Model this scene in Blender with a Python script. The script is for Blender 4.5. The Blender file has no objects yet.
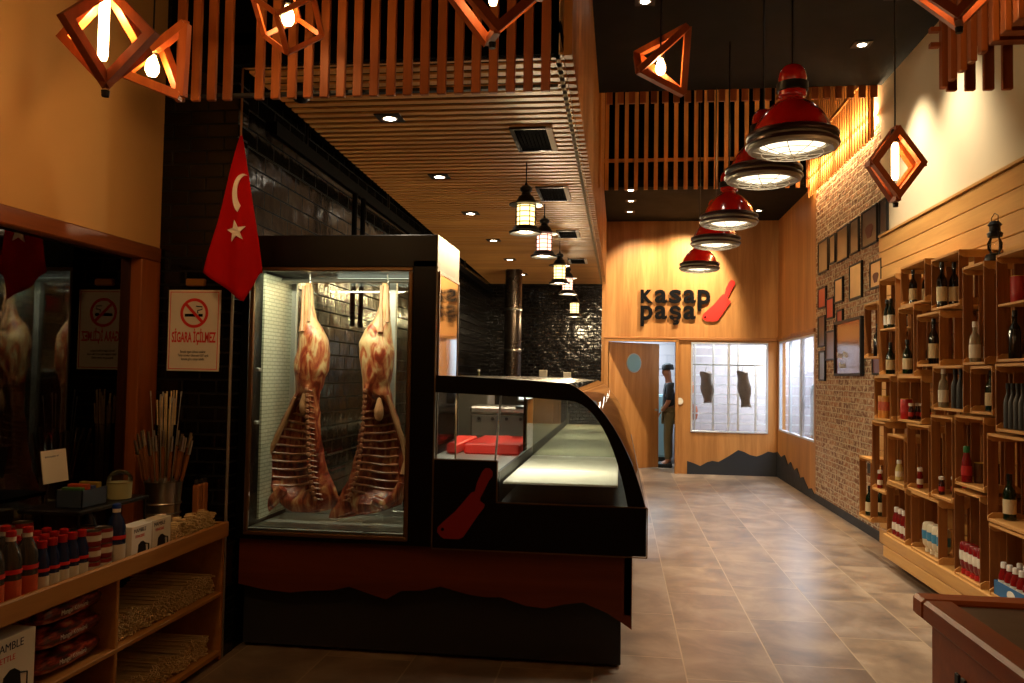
import bpy, bmesh, math, random
from mathutils import Vector, Matrix, noise
R=math.radians; PI=math.pi
rnd=random.Random(7)
scn=bpy.context.scene
COL=scn.collection

# ------------------------------------------------------------------ helpers
def S(h):
    h=h.lstrip('#'); c=[int(h[i:i+2],16)/255 for i in (0,2,4)]
    return tuple([x/12.92 if x<=0.04045 else ((x+0.055)/1.055)**2.4 for x in c])+(1,)

def wloc(o):
    v=Vector((0,0,0))
    while o is not None:
        v+=o.location; o=o.parent
    return v

class MB:
    def __init__(s): s.v=[];s.f=[]
    def add(s,vs,fs):
        n=len(s.v); s.v+= [tuple(p) for p in vs]; s.f+=[tuple(i+n for i in f) for f in fs]; return s
    def box(s,x0,x1,y0,y1,z0,z1):
        vs=[(x,y,z) for z in (z0,z1) for y in (y0,y1) for x in (x0,x1)]
        return s.add(vs,[(0,2,3,1),(4,5,7,6),(0,1,5,4),(2,6,7,3),(0,4,6,2),(1,3,7,5)])
    def cbox(s,x0,x1,y0,y1,z0,z1,b=.004):
        "box with chamfered edges"
        bm=bmesh.new(); bmesh.ops.create_cube(bm,size=1)
        for v in bm.verts:
            v.co=Vector(((x0+x1)/2+v.co.x*(x1-x0),(y0+y1)/2+v.co.y*(y1-y0),(z0+z1)/2+v.co.z*(z1-z0)))
        bmesh.ops.bevel(bm,geom=list(bm.edges),offset=min(b,abs(x1-x0)*.4,abs(y1-y0)*.4,abs(z1-z0)*.4),segments=1,affect='EDGES')
        bm.verts.index_update()
        s.add([tuple(v.co) for v in bm.verts],[tuple(v.index for v in f.verts) for f in bm.faces]); bm.free(); return s
    def bar(s,p,q,w,h=None,up=(0,0,1)):
        "square bar between two points"
        h=h or w; p=Vector(p);q=Vector(q);d=(q-p).normalized();u=Vector(up)
        if abs(d.dot(u))>.98: u=Vector((0,1,0))
        a=d.cross(u).normalized();b=a.cross(d)
        vs=[]
        for c in (p,q):
            for i,j in ((-1,-1),(1,-1),(1,1),(-1,1)): vs.append(c+a*(w/2*i)+b*(h/2*j))
        return s.add(vs,[(0,1,2,3),(7,6,5,4),(0,4,5,1),(1,5,6,2),(2,6,7,3),(3,7,4,0)])
    def tube(s,pts,r,n=8,cap=True):
        pts=[Vector(p) for p in pts]; rs=r if isinstance(r,(list,tuple)) else [r]*len(pts)
        vs=[];fs=[];a=None
        for i,p in enumerate(pts):
            d=(pts[min(i+1,len(pts)-1)]-pts[max(i-1,0)]).normalized()
            if a is None:
                u=Vector((0,0,1)) if abs(d.z)<.9 else Vector((0,1,0))
                a=d.cross(u).normalized()
            else: a=(a-d*a.dot(d)).normalized()
            b=d.cross(a)
            for k in range(n):
                t=2*PI*k/n; vs.append(p+(a*math.cos(t)+b*math.sin(t))*rs[i])
        for i in range(len(pts)-1):
            for k in range(n):
                fs.append((i*n+k,i*n+(k+1)%n,(i+1)*n+(k+1)%n,(i+1)*n+k))
        if cap: fs.append(tuple(range(n))[::-1]); fs.append(tuple(range((len(pts)-1)*n,len(pts)*n)))
        return s.add(vs,fs)
    def lathe(s,prof,c=(0,0,0),n=20,cap=True):
        "prof: list of (r,z)"
        vs=[];fs=[]
        for r,z in prof:
            for k in range(n):
                t=2*PI*k/n; vs.append((c[0]+r*math.cos(t),c[1]+r*math.sin(t),c[2]+z))
        for i in range(len(prof)-1):
            for k in range(n): fs.append((i*n+k,i*n+(k+1)%n,(i+1)*n+(k+1)%n,(i+1)*n+k))
        if cap:
            if prof[0][0]>1e-5: fs.append(tuple(range(n))[::-1])
            if prof[-1][0]>1e-5: fs.append(tuple(range((len(prof)-1)*n,len(prof)*n)))
        return s.add(vs,fs)
    def prism(s,poly,a0,a1,plane='xz'):
        "poly extruded along the remaining axis from a0 to a1 (concave ok)"
        n=len(poly)
        def P(u,v,a): return (u,a,v) if plane=='xz' else (a,u,v) if plane=='yz' else (u,v,a)
        vs=[P(u,v,a0) for u,v in poly]+[P(u,v,a1) for u,v in poly]
        fs=[(i,(i+1)%n,n+(i+1)%n,n+i) for i in range(n)]
        from mathutils.geometry import tessellate_polygon
        tr=tessellate_polygon([[Vector((u,v,0)) for u,v in poly]])
        for t in tr: fs.append(tuple(t)); fs.append(tuple(n+i for i in reversed(t)))
        return s.add(vs,fs)
    def wallrect(s,axis,c,u0,u1,z0,z1,holes=(),th=.1):
        "wall in plane x=c or y=c (thickness th outward) with rectangular holes (u0,u1,z0,z1)"
        us=sorted({u0,u1,*[h[0] for h in holes],*[h[1] for h in holes]}); zs=sorted({z0,z1,*[h[2] for h in holes],*[h[3] for h in holes]})
        us=[u for u in us if u0<=u<=u1]; zs=[z for z in zs if z0<=z<=z1]
        for i in range(len(us)-1):
            for j in range(len(zs)-1):
                mu=(us[i]+us[i+1])/2;mz=(zs[j]+zs[j+1])/2
                if any(h[0]<mu<h[1] and h[2]<mz<h[3] for h in holes): continue
                if axis=='x': s.box(min(c,c+th),max(c,c+th),us[i],us[i+1],zs[j],zs[j+1])
                else: s.box(us[i],us[i+1],min(c,c+th),max(c,c+th),zs[j],zs[j+1])
        return s
    def build(s,name,m,parent=None,smooth=False,loc=None,merge=False):
        me=bpy.data.meshes.new(name)
        off=wloc(parent) if parent else Vector((0,0,0))
        if loc is not None: off=off+Vector(loc)
        me.from_pydata([tuple(Vector(p)-off) for p in s.v],[],s.f)
        bm=bmesh.new(); bm.from_mesh(me)
        if merge: bmesh.ops.remove_doubles(bm,verts=bm.verts,dist=1e-5)
        bmesh.ops.recalc_face_normals(bm,faces=bm.faces); bm.to_mesh(me); bm.free()
        me.materials.append(m)
        if smooth:
            me.polygons.foreach_set('use_smooth',[True]*len(me.polygons))
            try: me.set_sharp_from_angle(angle=R(38))
            except Exception: pass
        o=bpy.data.objects.new(name,me); COL.objects.link(o)
        if parent: o.parent=parent
        if loc is not None: o.location=loc
        return o

def tag(o,label=None,cat=None,group=None,kind=None):
    if label: o['label']=label
    if cat: o['category']=cat
    if group: o['group']=group
    if kind: o['kind']=kind
    return o
def thing(name,label,cat,loc=(0,0,0),group=None,rz=0):
    o=bpy.data.objects.new(name,None); COL.objects.link(o); o.location=loc; o.rotation_euler=(0,0,rz); o.empty_display_size=.05
    return tag(o,label,cat,group)
def struct(name,mb,m,**k):
    return tag(mb.build(name,m,**k),kind='structure')
def dup(src,loc,rz=None,label=None,group=None,scale=None):
    r=src.copy(); COL.objects.link(r); r.location=loc
    if rz is not None: r.rotation_euler=(0,0,rz)
    if scale: r.scale=(scale,)*3 if not isinstance(scale,tuple) else scale
    if label: r['label']=label
    if group: r['group']=group
    elif 'group' in r and group=='' : del r['group']
    for ch in list(src.children):
        if ch.type=='LIGHT': pass
        c=ch.copy(); COL.objects.link(c); c.parent=r
        for g in list(ch.children):
            d=g.copy(); COL.objects.link(d); d.parent=c
    return r

# ------------------------------------------------------------------ materials
def newmat(name):
    m=bpy.data.materials.new(name); m.use_nodes=True; nt=m.node_tree; nt.nodes.clear()
    o=nt.nodes.new('ShaderNodeOutputMaterial'); p=nt.nodes.new('ShaderNodeBsdfPrincipled'); nt.links.new(p.outputs[0],o.inputs[0])
    return m,nt,p,o
def N(nt,t,**k):
    n=nt.nodes.new(t)
    for a,b in k.items():
        if a in n.inputs.keys() if hasattr(n.inputs,'keys') else False: n.inputs[a].default_value=b
        else:
            try: setattr(n,a,b)
            except Exception: n.inputs[a].default_value=b
    return n
def flat(name,col,rough=.5,metal=0,spec=.5,em=None,es=0,coat=0,noise_amt=.0,nscale=8,trans=0):
    m,nt,p,o=newmat(name)
    c=S(col) if isinstance(col,str) else col
    p.inputs['Base Color'].default_value=c; p.inputs['Roughness'].default_value=rough; p.inputs['Metallic'].default_value=metal
    p.inputs['Specular IOR Level'].default_value=spec; p.inputs['Coat Weight'].default_value=coat
    p.inputs['Transmission Weight'].default_value=trans
    tc=N(nt,'ShaderNodeTexCoord'); ns=N(nt,'ShaderNodeTexNoise'); ns.inputs['Scale'].default_value=nscale; ns.inputs['Detail'].default_value=3
    nt.links.new(tc.outputs['Object'],ns.inputs['Vector'])
    if noise_amt>0:
        mx=N(nt,'ShaderNodeMix'); mx.data_type='RGBA'; mx.inputs['A'].default_value=c
        mx.inputs['B'].default_value=(c[0]*(1-noise_amt),c[1]*(1-noise_amt),c[2]*(1-noise_amt),1)
        nt.links.new(ns.outputs[0],mx.inputs['Factor']); nt.links.new(mx.outputs['Result'],p.inputs['Base Color'])
    mr=N(nt,'ShaderNodeMapRange'); mr.inputs['To Min'].default_value=max(0,rough-.06); mr.inputs['To Max'].default_value=min(1,rough+.06)
    nt.links.new(ns.outputs[0],mr.inputs['Value']); nt.links.new(mr.outputs[0],p.inputs['Roughness'])
    if em: p.inputs['Emission Color'].default_value=S(em) if isinstance(em,str) else em; p.inputs['Emission Strength'].default_value=es
    return m
def emis(name,col,s):
    m=bpy.data.materials.new(name); m.use_nodes=True; nt=m.node_tree; nt.nodes.clear()
    o=nt.nodes.new('ShaderNodeOutputMaterial'); e=nt.nodes.new('ShaderNodeEmission'); nt.links.new(e.outputs[0],o.inputs[0])
    e.inputs[0].default_value=S(col) if isinstance(col,str) else col; e.inputs[1].default_value=s
    return m
def ramp(nt,fac,stops):
    r=nt.nodes.new('ShaderNodeValToRGB'); nt.links.new(fac,r.inputs[0])
    e=r.color_ramp.elements
    while len(e)<len(stops): e.new(.5)
    for i,(p,c) in enumerate(stops): e[i].position=p; e[i].color=S(c) if isinstance(c,str) else c
    return r
def wood(name,dark,light,axis='z',rough=.42,scale=1.0,coat=0,contrast=1,spec=.4,vary=False):
    m,nt,p,o=newmat(name)
    tc=N(nt,'ShaderNodeTexCoord'); oi=N(nt,'ShaderNodeObjectInfo')
    mul=N(nt,'ShaderNodeVectorMath'); mul.operation='SCALE'; mul.inputs[0].default_value=(17,31,23); nt.links.new(oi.outputs['Random'],mul.inputs['Scale'])
    ad=N(nt,'ShaderNodeVectorMath'); ad.operation='ADD'; nt.links.new(tc.outputs['Object'],ad.inputs[0]); nt.links.new(mul.outputs[0],ad.inputs[1])
    mp=N(nt,'ShaderNodeMapping'); s={'x':(1,14,14),'y':(14,1,14),'z':(14,14,1)}[axis]
    mp.inputs['Scale'].default_value=tuple(q*scale for q in s); nt.links.new(ad.outputs[0],mp.inputs[0])
    n1=N(nt,'ShaderNodeTexNoise'); n1.inputs['Scale'].default_value=1.6; n1.inputs['Detail'].default_value=7; n1.inputs['Roughness'].default_value=.62; n1.inputs['Distortion'].default_value=.7
    nt.links.new(mp.outputs[0],n1.inputs['Vector'])
    mp2=N(nt,'ShaderNodeMapping'); mp2.inputs['Scale'].default_value=tuple(q*scale*.32 for q in s); nt.links.new(ad.outputs[0],mp2.inputs[0])
    n2=N(nt,'ShaderNodeTexNoise'); n2.inputs['Scale'].default_value=1.; n2.inputs['Detail'].default_value=3; nt.links.new(mp2.outputs[0],n2.inputs['Vector'])
    av=N(nt,'ShaderNodeMath'); av.operation='ADD'; nt.links.new(n1.outputs[0],av.inputs[0]); nt.links.new(n2.outputs[0],av.inputs[1])
    hf=N(nt,'ShaderNodeMath'); hf.operation='MULTIPLY'; hf.inputs[1].default_value=.5; nt.links.new(av.outputs[0],hf.inputs[0])
    w=.17/contrast
    rp=ramp(nt,hf.outputs[0],[(.5-w,dark),(.5+w,light)])
    hs=N(nt,'ShaderNodeHueSaturation'); mv=N(nt,'ShaderNodeMapRange'); mv.inputs['To Min'].default_value=.80; mv.inputs['To Max'].default_value=1.08; nt.links.new(oi.outputs['Random'],mv.inputs[0]); nt.links.new(mv.outputs[0],hs.inputs['Value']); nt.links.new(rp.outputs[0],hs.inputs['Color'])
    nt.links.new(hs.outputs[0] if vary else rp.outputs[0],p.inputs['Base Color'])
    p.inputs['Roughness'].default_value=rough; p.inputs['Coat Weight'].default_value=coat; p.inputs['Coat Roughness'].default_value=.15; p.inputs['Specular IOR Level'].default_value=spec
    b=N(nt,'ShaderNodeBump'); b.inputs['Strength'].default_value=.12; b.inputs['Distance'].default_value=.004
    nt.links.new(n1.outputs[0],b.inputs['Height']); nt.links.new(b.outputs[0],p.inputs['Normal'])
    return m
def planar(nt,axis):
    tc=N(nt,'ShaderNodeTexCoord'); sp=N(nt,'ShaderNodeSeparateXYZ'); cb=N(nt,'ShaderNodeCombineXYZ')
    nt.links.new(tc.outputs['Object'],sp.inputs[0])
    a,b={'x':(1,2),'y':(0,2),'z':(0,1)}[axis]
    nt.links.new(sp.outputs[a],cb.inputs[0]); nt.links.new(sp.outputs[b],cb.inputs[1])
    return tc,cb
def tilemat(name,axis,w,h,c1,c2,mortar,rough=.12,msize=.006,bump=.6,tilt=.25,spec=.5):
    "glazed brick tile; each tile a little out of plane through its own random tint"
    m,nt,p,o=newmat(name); tc,cb=planar(nt,axis)
    b=N(nt,'ShaderNodeTexBrick'); nt.links.new(cb.outputs[0],b.inputs['Vector'])
    b.inputs['Scale'].default_value=1; b.inputs['Brick Width'].default_value=w; b.inputs['Row Height'].default_value=h
    b.inputs['Mortar Size'].default_value=msize; b.inputs['Mortar Smooth'].default_value=.4; b.inputs['Bias'].default_value=0
    b.inputs['Color1'].default_value=S(c1); b.inputs['Color2'].default_value=S(c2); b.inputs['Mortar'].default_value=S(mortar)
    nt.links.new(b.outputs['Color'],p.inputs['Base Color'])
    rr=N(nt,'ShaderNodeMapRange'); rr.inputs['To Min'].default_value=rough; rr.inputs['To Max'].default_value=.8; nt.links.new(b.outputs['Fac'],rr.inputs[0]); nt.links.new(rr.outputs[0],p.inputs['Roughness'])
    ns=N(nt,'ShaderNodeTexNoise'); ns.inputs['Scale'].default_value=7; nt.links.new(tc.outputs['Object'],ns.inputs['Vector'])
    inv=N(nt,'ShaderNodeMath'); inv.operation='MULTIPLY_ADD'; inv.inputs[1].default_value=-1; inv.inputs[2].default_value=1; nt.links.new(b.outputs['Fac'],inv.inputs[0])
    ad=N(nt,'ShaderNodeMath'); ad.operation='MULTIPLY_ADD'; ad.inputs[1].default_value=tilt*2; nt.links.new(ns.outputs[0],ad.inputs[0]); nt.links.new(inv.outputs[0],ad.inputs[2])
    bp=N(nt,'ShaderNodeBump'); bp.inputs['Strength'].default_value=bump; bp.inputs['Distance'].default_value=.006; nt.links.new(ad.outputs[0],bp.inputs['Height']); nt.links.new(bp.outputs[0],p.inputs['Normal'])
    p.inputs['Specular IOR Level'].default_value=spec
    return m
def glassmat(name,tint=(1,1,1,1),refl=1.0,rough=0.0,base=.04):
    m=bpy.data.materials.new(name); m.use_nodes=True; nt=m.node_tree; nt.nodes.clear()
    o=nt.nodes.new('ShaderNodeOutputMaterial'); mx=nt.nodes.new('ShaderNodeMixShader'); t=nt.nodes.new('ShaderNodeBsdfTransparent'); g=nt.nodes.new('ShaderNodeBsdfGlossy')
    t.inputs[0].default_value=tint; g.inputs['Roughness'].default_value=rough
    fr=nt.nodes.new('ShaderNodeFresnel'); fr.inputs[0].default_value=1.5
    mu=nt.nodes.new('ShaderNodeMath'); mu.operation='MULTIPLY'; mu.inputs[1].default_value=refl; nt.links.new(fr.outputs[0],mu.inputs[0]); mu.use_clamp=True
    nt.links.new(mu.outputs[0],mx.inputs[0]); nt.links.new(t.outputs[0],mx.inputs[1]); nt.links.new(g.outputs[0],mx.inputs[2]); nt.links.new(mx.outputs[0],o.inputs[0])
    return m

M={}
M['plaster']=flat('cream_plaster','#e0cdA8',.85,noise_amt=.10,nscale=3,spec=.2)
M['plaster_left']=flat('ochre_plaster','#cfa063',.85,noise_amt=.14,nscale=2.5,spec=.2)
M['black_ceiling']=flat('black_ceiling_paint','#100e0c',.85,noise_amt=.25,nscale=5,spec=.2)
M['black_paint']=flat('black_paint','#0b0a09',.5,spec=.4)
M['black_void']=flat('black_backing','#050404',.95,spec=.05)
M['panel']=wood('warm_plywood','#8d5828','#c98f50','z',.5,.55,contrast=.9,spec=.3)
M['plank']=wood('pine_plank','#b27c3c','#dcab63','y',.45,.7,contrast=.8,spec=.3)
M['crate']=wood('crate_pine','#77421c','#ad7236','z',.55,1,contrast=.9,spec=.25,vary=True)
M['crate_end']=wood('crate_pine_end','#b07a3e','#dca660','y',.55,1,contrast=.9,spec=.25)
M['slat_z']=wood('slat_wood_upright','#743813','#a05a28','z',.5,.8,spec=.3)
M['slat_void']=wood('slat_wood_gallery','#96602e','#c98d4e','z',.5,.8,spec=.3)
M['slat_x']=wood('slat_wood_soffit','#a8733a','#dba45c','x',.45,.6,spec=.35)
M['trimwood']=wood('window_trim_wood','#6e3712','#9b5420','y',.45,.7)
M['trimwood_z']=wood('window_trim_wood_upright','#6e3712','#9b5420','z',.45,.7)
M['redwood']=wood('reddish_veneer','#4e1f0e','#7c3a1c','x',.45,.4,spec=.3)
M['tablewood']=wood('table_redwood','#8c4218','#b8622c','x',.4,.6,spec=.4)
M['tablewood_y']=wood('table_redwood_long','#8c4218','#b8622c','y',.4,.6,spec=.4)
M['shelfwood']=wood('shelf_pine','#93602c','#bf8744','y',.5,.6)
M['lampwood']=wood('lamp_wood','#8a3c16','#b5602a','z',.45,1.2)
M['darkgrey']=flat('anthracite_panel','#2c2d30',.6,spec=.3)
M['black_gloss']=flat('black_gloss_panel','#040404',.35,spec=.22)
M['black_metal']=flat('black_metal','#100f0e',.4,metal=.3)
M['steel']=flat('brushed_steel','#a8a59c',.32,metal=1,noise_amt=.12,nscale=20)
M['steel_soft']=flat('satin_steel','#b9b8b2',.45,metal=.85)
M['alu']=flat('white_aluminium','#c9cdd2',.35,metal=.3)
M['bronze']=flat('bronze_trim','#7c6244',.35,metal=.85)
M['red_enamel']=flat('red_enamel','#b3150a',.16,spec=.6,coat=.8)
M['dark_rim']=flat('dark_rim','#2b1210',.35,metal=.4)
M['white_enamel']=flat('white_enamel','#e9e4d8',.4)
M['wire']=flat('white_wire','#d8d2c4',.35,metal=.4)
M['glass']=glassmat('clear_glass',(.97,.98,.97,1))
M['glass_green']=glassmat('cabinet_glass',(.93,.95,.90,1),refl=1.2)
M['window_glass']=glassmat('night_window_glass',(.35,.37,.37,1),refl=1.9)
M['mirror']=flat('mirror_glass','#d8d8d0',.04,metal=1)
M['red_paint']=flat('red_paint','#d8281c',.45)
M['red_dark']=flat('red_decal','#8c1014',.5)
M['black_letter']=flat('black_letter','#060505',.8,spec=.1)
M['flag']=flat('red_flag_cloth','#b00a0b',.8,spec=.1,noise_amt=.15)
M['flag_white']=flat('flag_white','#e8ddd0',.8,spec=.1)
M['paper']=flat('white_paper','#e3dccb',.7)
M['bulb']=emis('warm_bulb_glow',(1,.60,.22,1),26)
M['bulb_tube']=emis('warm_tube_glow',(1,.62,.25,1),16)
M['downlight']=emis('downlight_glow',(1,.86,.66,1),26)
M['lamp_lens']=emis('lamp_diffuser_glow',(1,.84,.58,1),1.9)
M['tube_white']=emis('tube_glow',(.95,1,.80,1),1.3)
M['cold_tube']=emis('cold_tube_glow',(.82,.92,1,1),9)
M['lantern_glass']=emis('lantern_glass_glow',(1,.66,.22,1),3.2)
M['lantern_glass_pink']=emis('lantern_pink_glow',(1,.48,.32,1),2.8)

# brick wall -------------------------------------------------------
def brickmat():
    m,nt,p,o=newmat('old_brick'); tc,cb=planar(nt,'x')
    nz=N(nt,'ShaderNodeTexNoise'); nz.inputs['Scale'].default_value=9; nt.links.new(tc.outputs['Object'],nz.inputs['Vector'])
    sub=N(nt,'ShaderNodeVectorMath'); sub.operation='MULTIPLY_ADD'; sub.inputs[1].default_value=(.022,.022,0); nt.links.new(nz.outputs['Color'],sub.inputs[0]); nt.links.new(cb.outputs[0],sub.inputs[2])
    b=N(nt,'ShaderNodeTexBrick'); nt.links.new(sub.outputs[0],b.inputs['Vector'])
    b.inputs['Scale'].default_value=1; b.inputs['Brick Width'].default_value=.21; b.inputs['Row Height'].default_value=.066; b.inputs['Mortar Size'].default_value=.008; b.inputs['Mortar Smooth'].default_value=.5
    b.inputs['Color1'].default_value=S('#a8744e'); b.inputs['Color2'].default_value=S('#754a32'); b.inputs['Mortar'].default_value=S('#c8b696')
    n2=N(nt,'ShaderNodeTexNoise'); n2.inputs['Scale'].default_value=24; n2.inputs['Detail'].default_value=4; nt.links.new(tc.outputs['Object'],n2.inputs['Vector'])
    r2=ramp(nt,n2.outputs[0],[(.46,(0,0,0,1)),(.62,(1,1,1,1))])
    mx=N(nt,'ShaderNodeMix'); mx.data_type='RGBA'; nt.links.new(r2.outputs[0],mx.inputs['Factor']); nt.links.new(b.outputs['Color'],mx.inputs['A']); mx.inputs['B'].default_value=S('#cdb492')
    nt.links.new(mx.outputs['Result'],p.inputs['Base Color']); p.inputs['Roughness'].default_value=.8; p.inputs['Specular IOR Level'].default_value=.3
    n3=N(nt,'ShaderNodeTexNoise'); n3.inputs['Scale'].default_value=14; n3.inputs['Detail'].default_value=5; nt.links.new(tc.outputs['Object'],n3.inputs['Vector'])
    h=N(nt,'ShaderNodeMath'); h.operation='SUBTRACT'; nt.links.new(n3.outputs[0],h.inputs[0]); nt.links.new(b.outputs['Fac'],h.inputs[1])
    bp=N(nt,'ShaderNodeBump'); bp.inputs['Strength'].default_value=1; bp.inputs['Distance'].default_value=.035; nt.links.new(h.outputs[0],bp.inputs['Height']); nt.links.new(bp.outputs[0],p.inputs['Normal'])
    return m
M['brick']=brickmat()
def floormat():
    m,nt,p,o=newmat('stone_tile_floor'); tc,_=planar(nt,'z')
    mp=N(nt,'ShaderNodeMapping'); mp.inputs['Rotation'].default_value=(0,0,R(90)); mp.inputs['Location'].default_value=(.13,.125,0); nt.links.new(tc.outputs['Object'],mp.inputs[0])
    b=N(nt,'ShaderNodeTexBrick'); nt.links.new(mp.outputs[0],b.inputs['Vector']); b.offset=.35
    b.inputs['Scale'].default_value=1; b.inputs['Brick Width'].default_value=.86; b.inputs['Row Height'].default_value=.486; b.inputs['Mortar Size'].default_value=.0055; b.inputs['Mortar Smooth'].default_value=.6
    b.inputs['Color1'].default_value=(0,0,0,1); b.inputs['Color2'].default_value=(1,1,1,1); b.inputs['Mortar'].default_value=(.5,.5,.5,1)
    # clouds per tile
    ad=N(nt,'ShaderNodeVectorMath'); ad.operation='MULTIPLY_ADD'; ad.inputs[1].default_value=(9,5,7); nt.links.new(b.outputs['Color'],ad.inputs[0]); nt.links.new(tc.outputs['Object'],ad.inputs[2])
    n=N(nt,'ShaderNodeTexNoise'); n.inputs['Scale'].default_value=2.6; n.inputs['Detail'].default_value=7; n.inputs['Roughness'].default_value=.6; n.inputs['Distortion'].default_value=.5; nt.links.new(ad.outputs[0],n.inputs['Vector'])
    rp=ramp(nt,n.outputs[0],[(.3,'#6a6058'),(.46,'#8a7866'),(.56,'#9c8a76'),(.72,'#b4a28c')])
    tint=N(nt,'ShaderNodeMix'); tint.data_type='RGBA'; tint.blend_type='MULTIPLY'; tint.inputs['Factor'].default_value=1
    nt.links.new(rp.outputs[0],tint.inputs['A']); r3=ramp(nt,b.outputs['Color'],[(0,(.74,.74,.78,1)),(1,(1,.97,.92,1))]); nt.links.new(r3.outputs[0],tint.inputs['B'])
    mx=N(nt,'ShaderNodeMix'); mx.data_type='RGBA'; nt.links.new(b.outputs['Fac'],mx.inputs['Factor']); nt.links.new(tint.outputs['Result'],mx.inputs['A']); mx.inputs['B'].default_value=S('#a89478')
    nt.links.new(mx.outputs['Result'],p.inputs['Base Color'])
    rr=N(nt,'ShaderNodeMapRange'); rr.inputs['To Min'].default_value=.24; rr.inputs['To Max'].default_value=.42; nt.links.new(n.outputs[0],rr.inputs[0]); nt.links.new(rr.outputs[0],p.inputs['Roughness'])
    bp=N(nt,'ShaderNodeBump'); bp.inputs['Strength'].default_value=.25; bp.inputs['Distance'].default_value=.003; bp.invert=True
    nt.links.new(b.outputs['Fac'],bp.inputs['Height']); nt.links.new(bp.outputs[0],p.inputs['Normal'])
    return m
M['floor']=floormat()
M['tile_x']=tilemat('black_glazed_tile_side','x',.24,.105,'#0b0908','#14110e','#040303',rough=.16,tilt=.6,bump=.8,spec=.12)
M['tile_y']=tilemat('black_glazed_tile_front','y',.20,.075,'#080706','#0f0d0c','#030303',rough=.10,tilt=.9,spec=.35)
M['tile_kitchen']=tilemat('black_metro_tile','y',.11,.055,'#0a0807','#15110f','#040303',rough=.13,tilt=1.0,bump=.9,spec=.3)
M['white_tile']=tilemat('white_wall_panel','y',.30,.20,'#a39a9c','#979094','#7e7c82',rough=.25,msize=.004)

# ------------------------------------------------------------------ lights
def light(kind,name,loc,power,col=(1,.72,.42),size=.1,rot=None,spot=None,blend=.5,sy=None,parent=None):
    l=bpy.data.lights.new(name,kind); l.energy=power; l.color=col
    if kind=='AREA':
        l.size=size
        if sy: l.shape='RECTANGLE'; l.size_y=sy
    else: l.shadow_soft_size=size
    if kind=='SPOT': l.spot_size=R(spot or 80); l.spot_blend=blend
    o=bpy.data.objects.new(name,l); COL.objects.link(o); o.location=loc
    if rot: o.rotation_euler=rot
    return o
def aim(o,target):
    d=Vector(target)-o.location; o.rotation_euler=d.to_track_quat('-Z','Y').to_euler(); return o
# ================================================================== camera
H=1.55
cam=bpy.data.cameras.new('camera'); co=bpy.data.objects.new('camera',cam); COL.objects.link(co)
fwd_y=Vector((0.1295262,0.0431754,0.99063558)); up=Vector((0.01700674,-0.99900137,0.04131637)); rx=Vector((0.99143015,0.01149593,-0.13013112))
# columns: camera axes (right, up, back) expressed in world axes
right=Vector((rx[0],fwd_y[0],up[0])); down=Vector((rx[1],fwd_y[1],up[1])); fw=Vector((rx[2],fwd_y[2],up[2]))
mt=Matrix(((right.x,-down.x,-fw.x),(right.y,-down.y,-fw.y),(right.z,-down.z,-fw.z))).to_4x4(); mt.translation=Vector((0,0,H))
co.matrix_world=mt
cam.sensor_width=36; cam.lens=826/1024*36; cam.clip_start=.05; cam.clip_end=100
scn.camera=co
scn.view_settings.view_transform='Standard'; scn.view_settings.look='None'; scn.view_settings.gamma=1; scn.view_settings.use_curve_mapping=False
scn.view_settings.exposure=0.55
w=bpy.data.worlds.new('world'); scn.world=w; w.use_nodes=True
w.node_tree.nodes['Background'].inputs[0].default_value=(.02,.022,.03,1); w.node_tree.nodes['Background'].inputs[1].default_value=.12

# ================================================================== the setting
YB=13.8; XR=2.53; XL=-2.56; ZC=4.48; XS=-.27; ZS=3.1
struct('floor',MB().box(-2.9,XR+2.0,-1.5,16.6,-.1,0),M['floor'])
struct('wall_left',MB().wallrect('x',XL,-1.5,4.3,0,ZC,[(-1.0,4.11,.1,2.15)],th=-.12),M['plaster_left'])
struct('wall_front',MB().box(XL-.1,XR+.1,-1.6,-1.5,0,ZC),M['plaster_left'])
# tiled pier beside the shop window and the tiled kitchen wall behind it
struct('wall_pier',MB().box(-2.75,-2.12,4.3,4.42,0,ZC),M['tile_y'])
struct('wall_kitchen_left',MB().add([(-2.125,4.42,0),(-2.2,YB,0),(-2.2,YB,ZC),(-2.125,4.42,ZC),(-2.25,4.42,0),(-2.3,YB,0),(-2.3,YB,ZC),(-2.25,4.42,ZC)],[(0,1,2,3),(4,5,6,7),(0,4,7,3),(1,5,6,2),(3,2,6,7),(0,1,5,4)]),M['tile_x'])
struct('trim_1',MB().cbox(-2.125,-2.112,4.288,4.302,0,2.05,.002),M['steel_soft'])
struct('wall_kitchen_back',MB().box(-2.3,XS-.04,YB,YB+.1,0,ZS+.1),M['tile_kitchen'])
# back wall with doorway and cold room window
DOOR=(-.2,.90,0,2.15); CW=(1.15,2.375,.68,2.15)
struct('wall_back',MB().wallrect('y',YB,XS-.04,XR+.1,0,4.6,[(DOOR[0],DOOR[1],-.01,DOOR[3]),CW],th=.1),M['panel'])
struct('wall_right_end',MB().wallrect('x',XR,11.2,YB,0,4.6,[(11.28,13.7,.74,2.17)],th=.1),M['panel'])
struct('wall_brick',MB().box(XR,XR+.1,8.47,11.2,0,4.15),M['brick'])
struct('wall_gallery_right',MB().box(XR+.0,XR+.1,8.47,11.4,4.15,6.0),M['plaster'])
struct('wall_right',MB().box(XR,XR+.1,-1.5,8.47,2.97,ZC+.1),M['plaster'])
pk=MB(); z=.0; k=0
while z<2.95:
    pk.cbox(XR-.022,XR+.05,-1.5,8.47,z,min(z+.143,2.97),.006); z+=.148
struct('wall_right_planks',pk,M['plank'])
struct('trim_2',MB().box(XR-.03,XR+.02,-1.5,8.47,2.965,2.985),M['plank'])
struct('baseboard_right',MB().box(XR-.015,XR,8.47,11.2,0,.09),M['darkgrey'])
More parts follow.
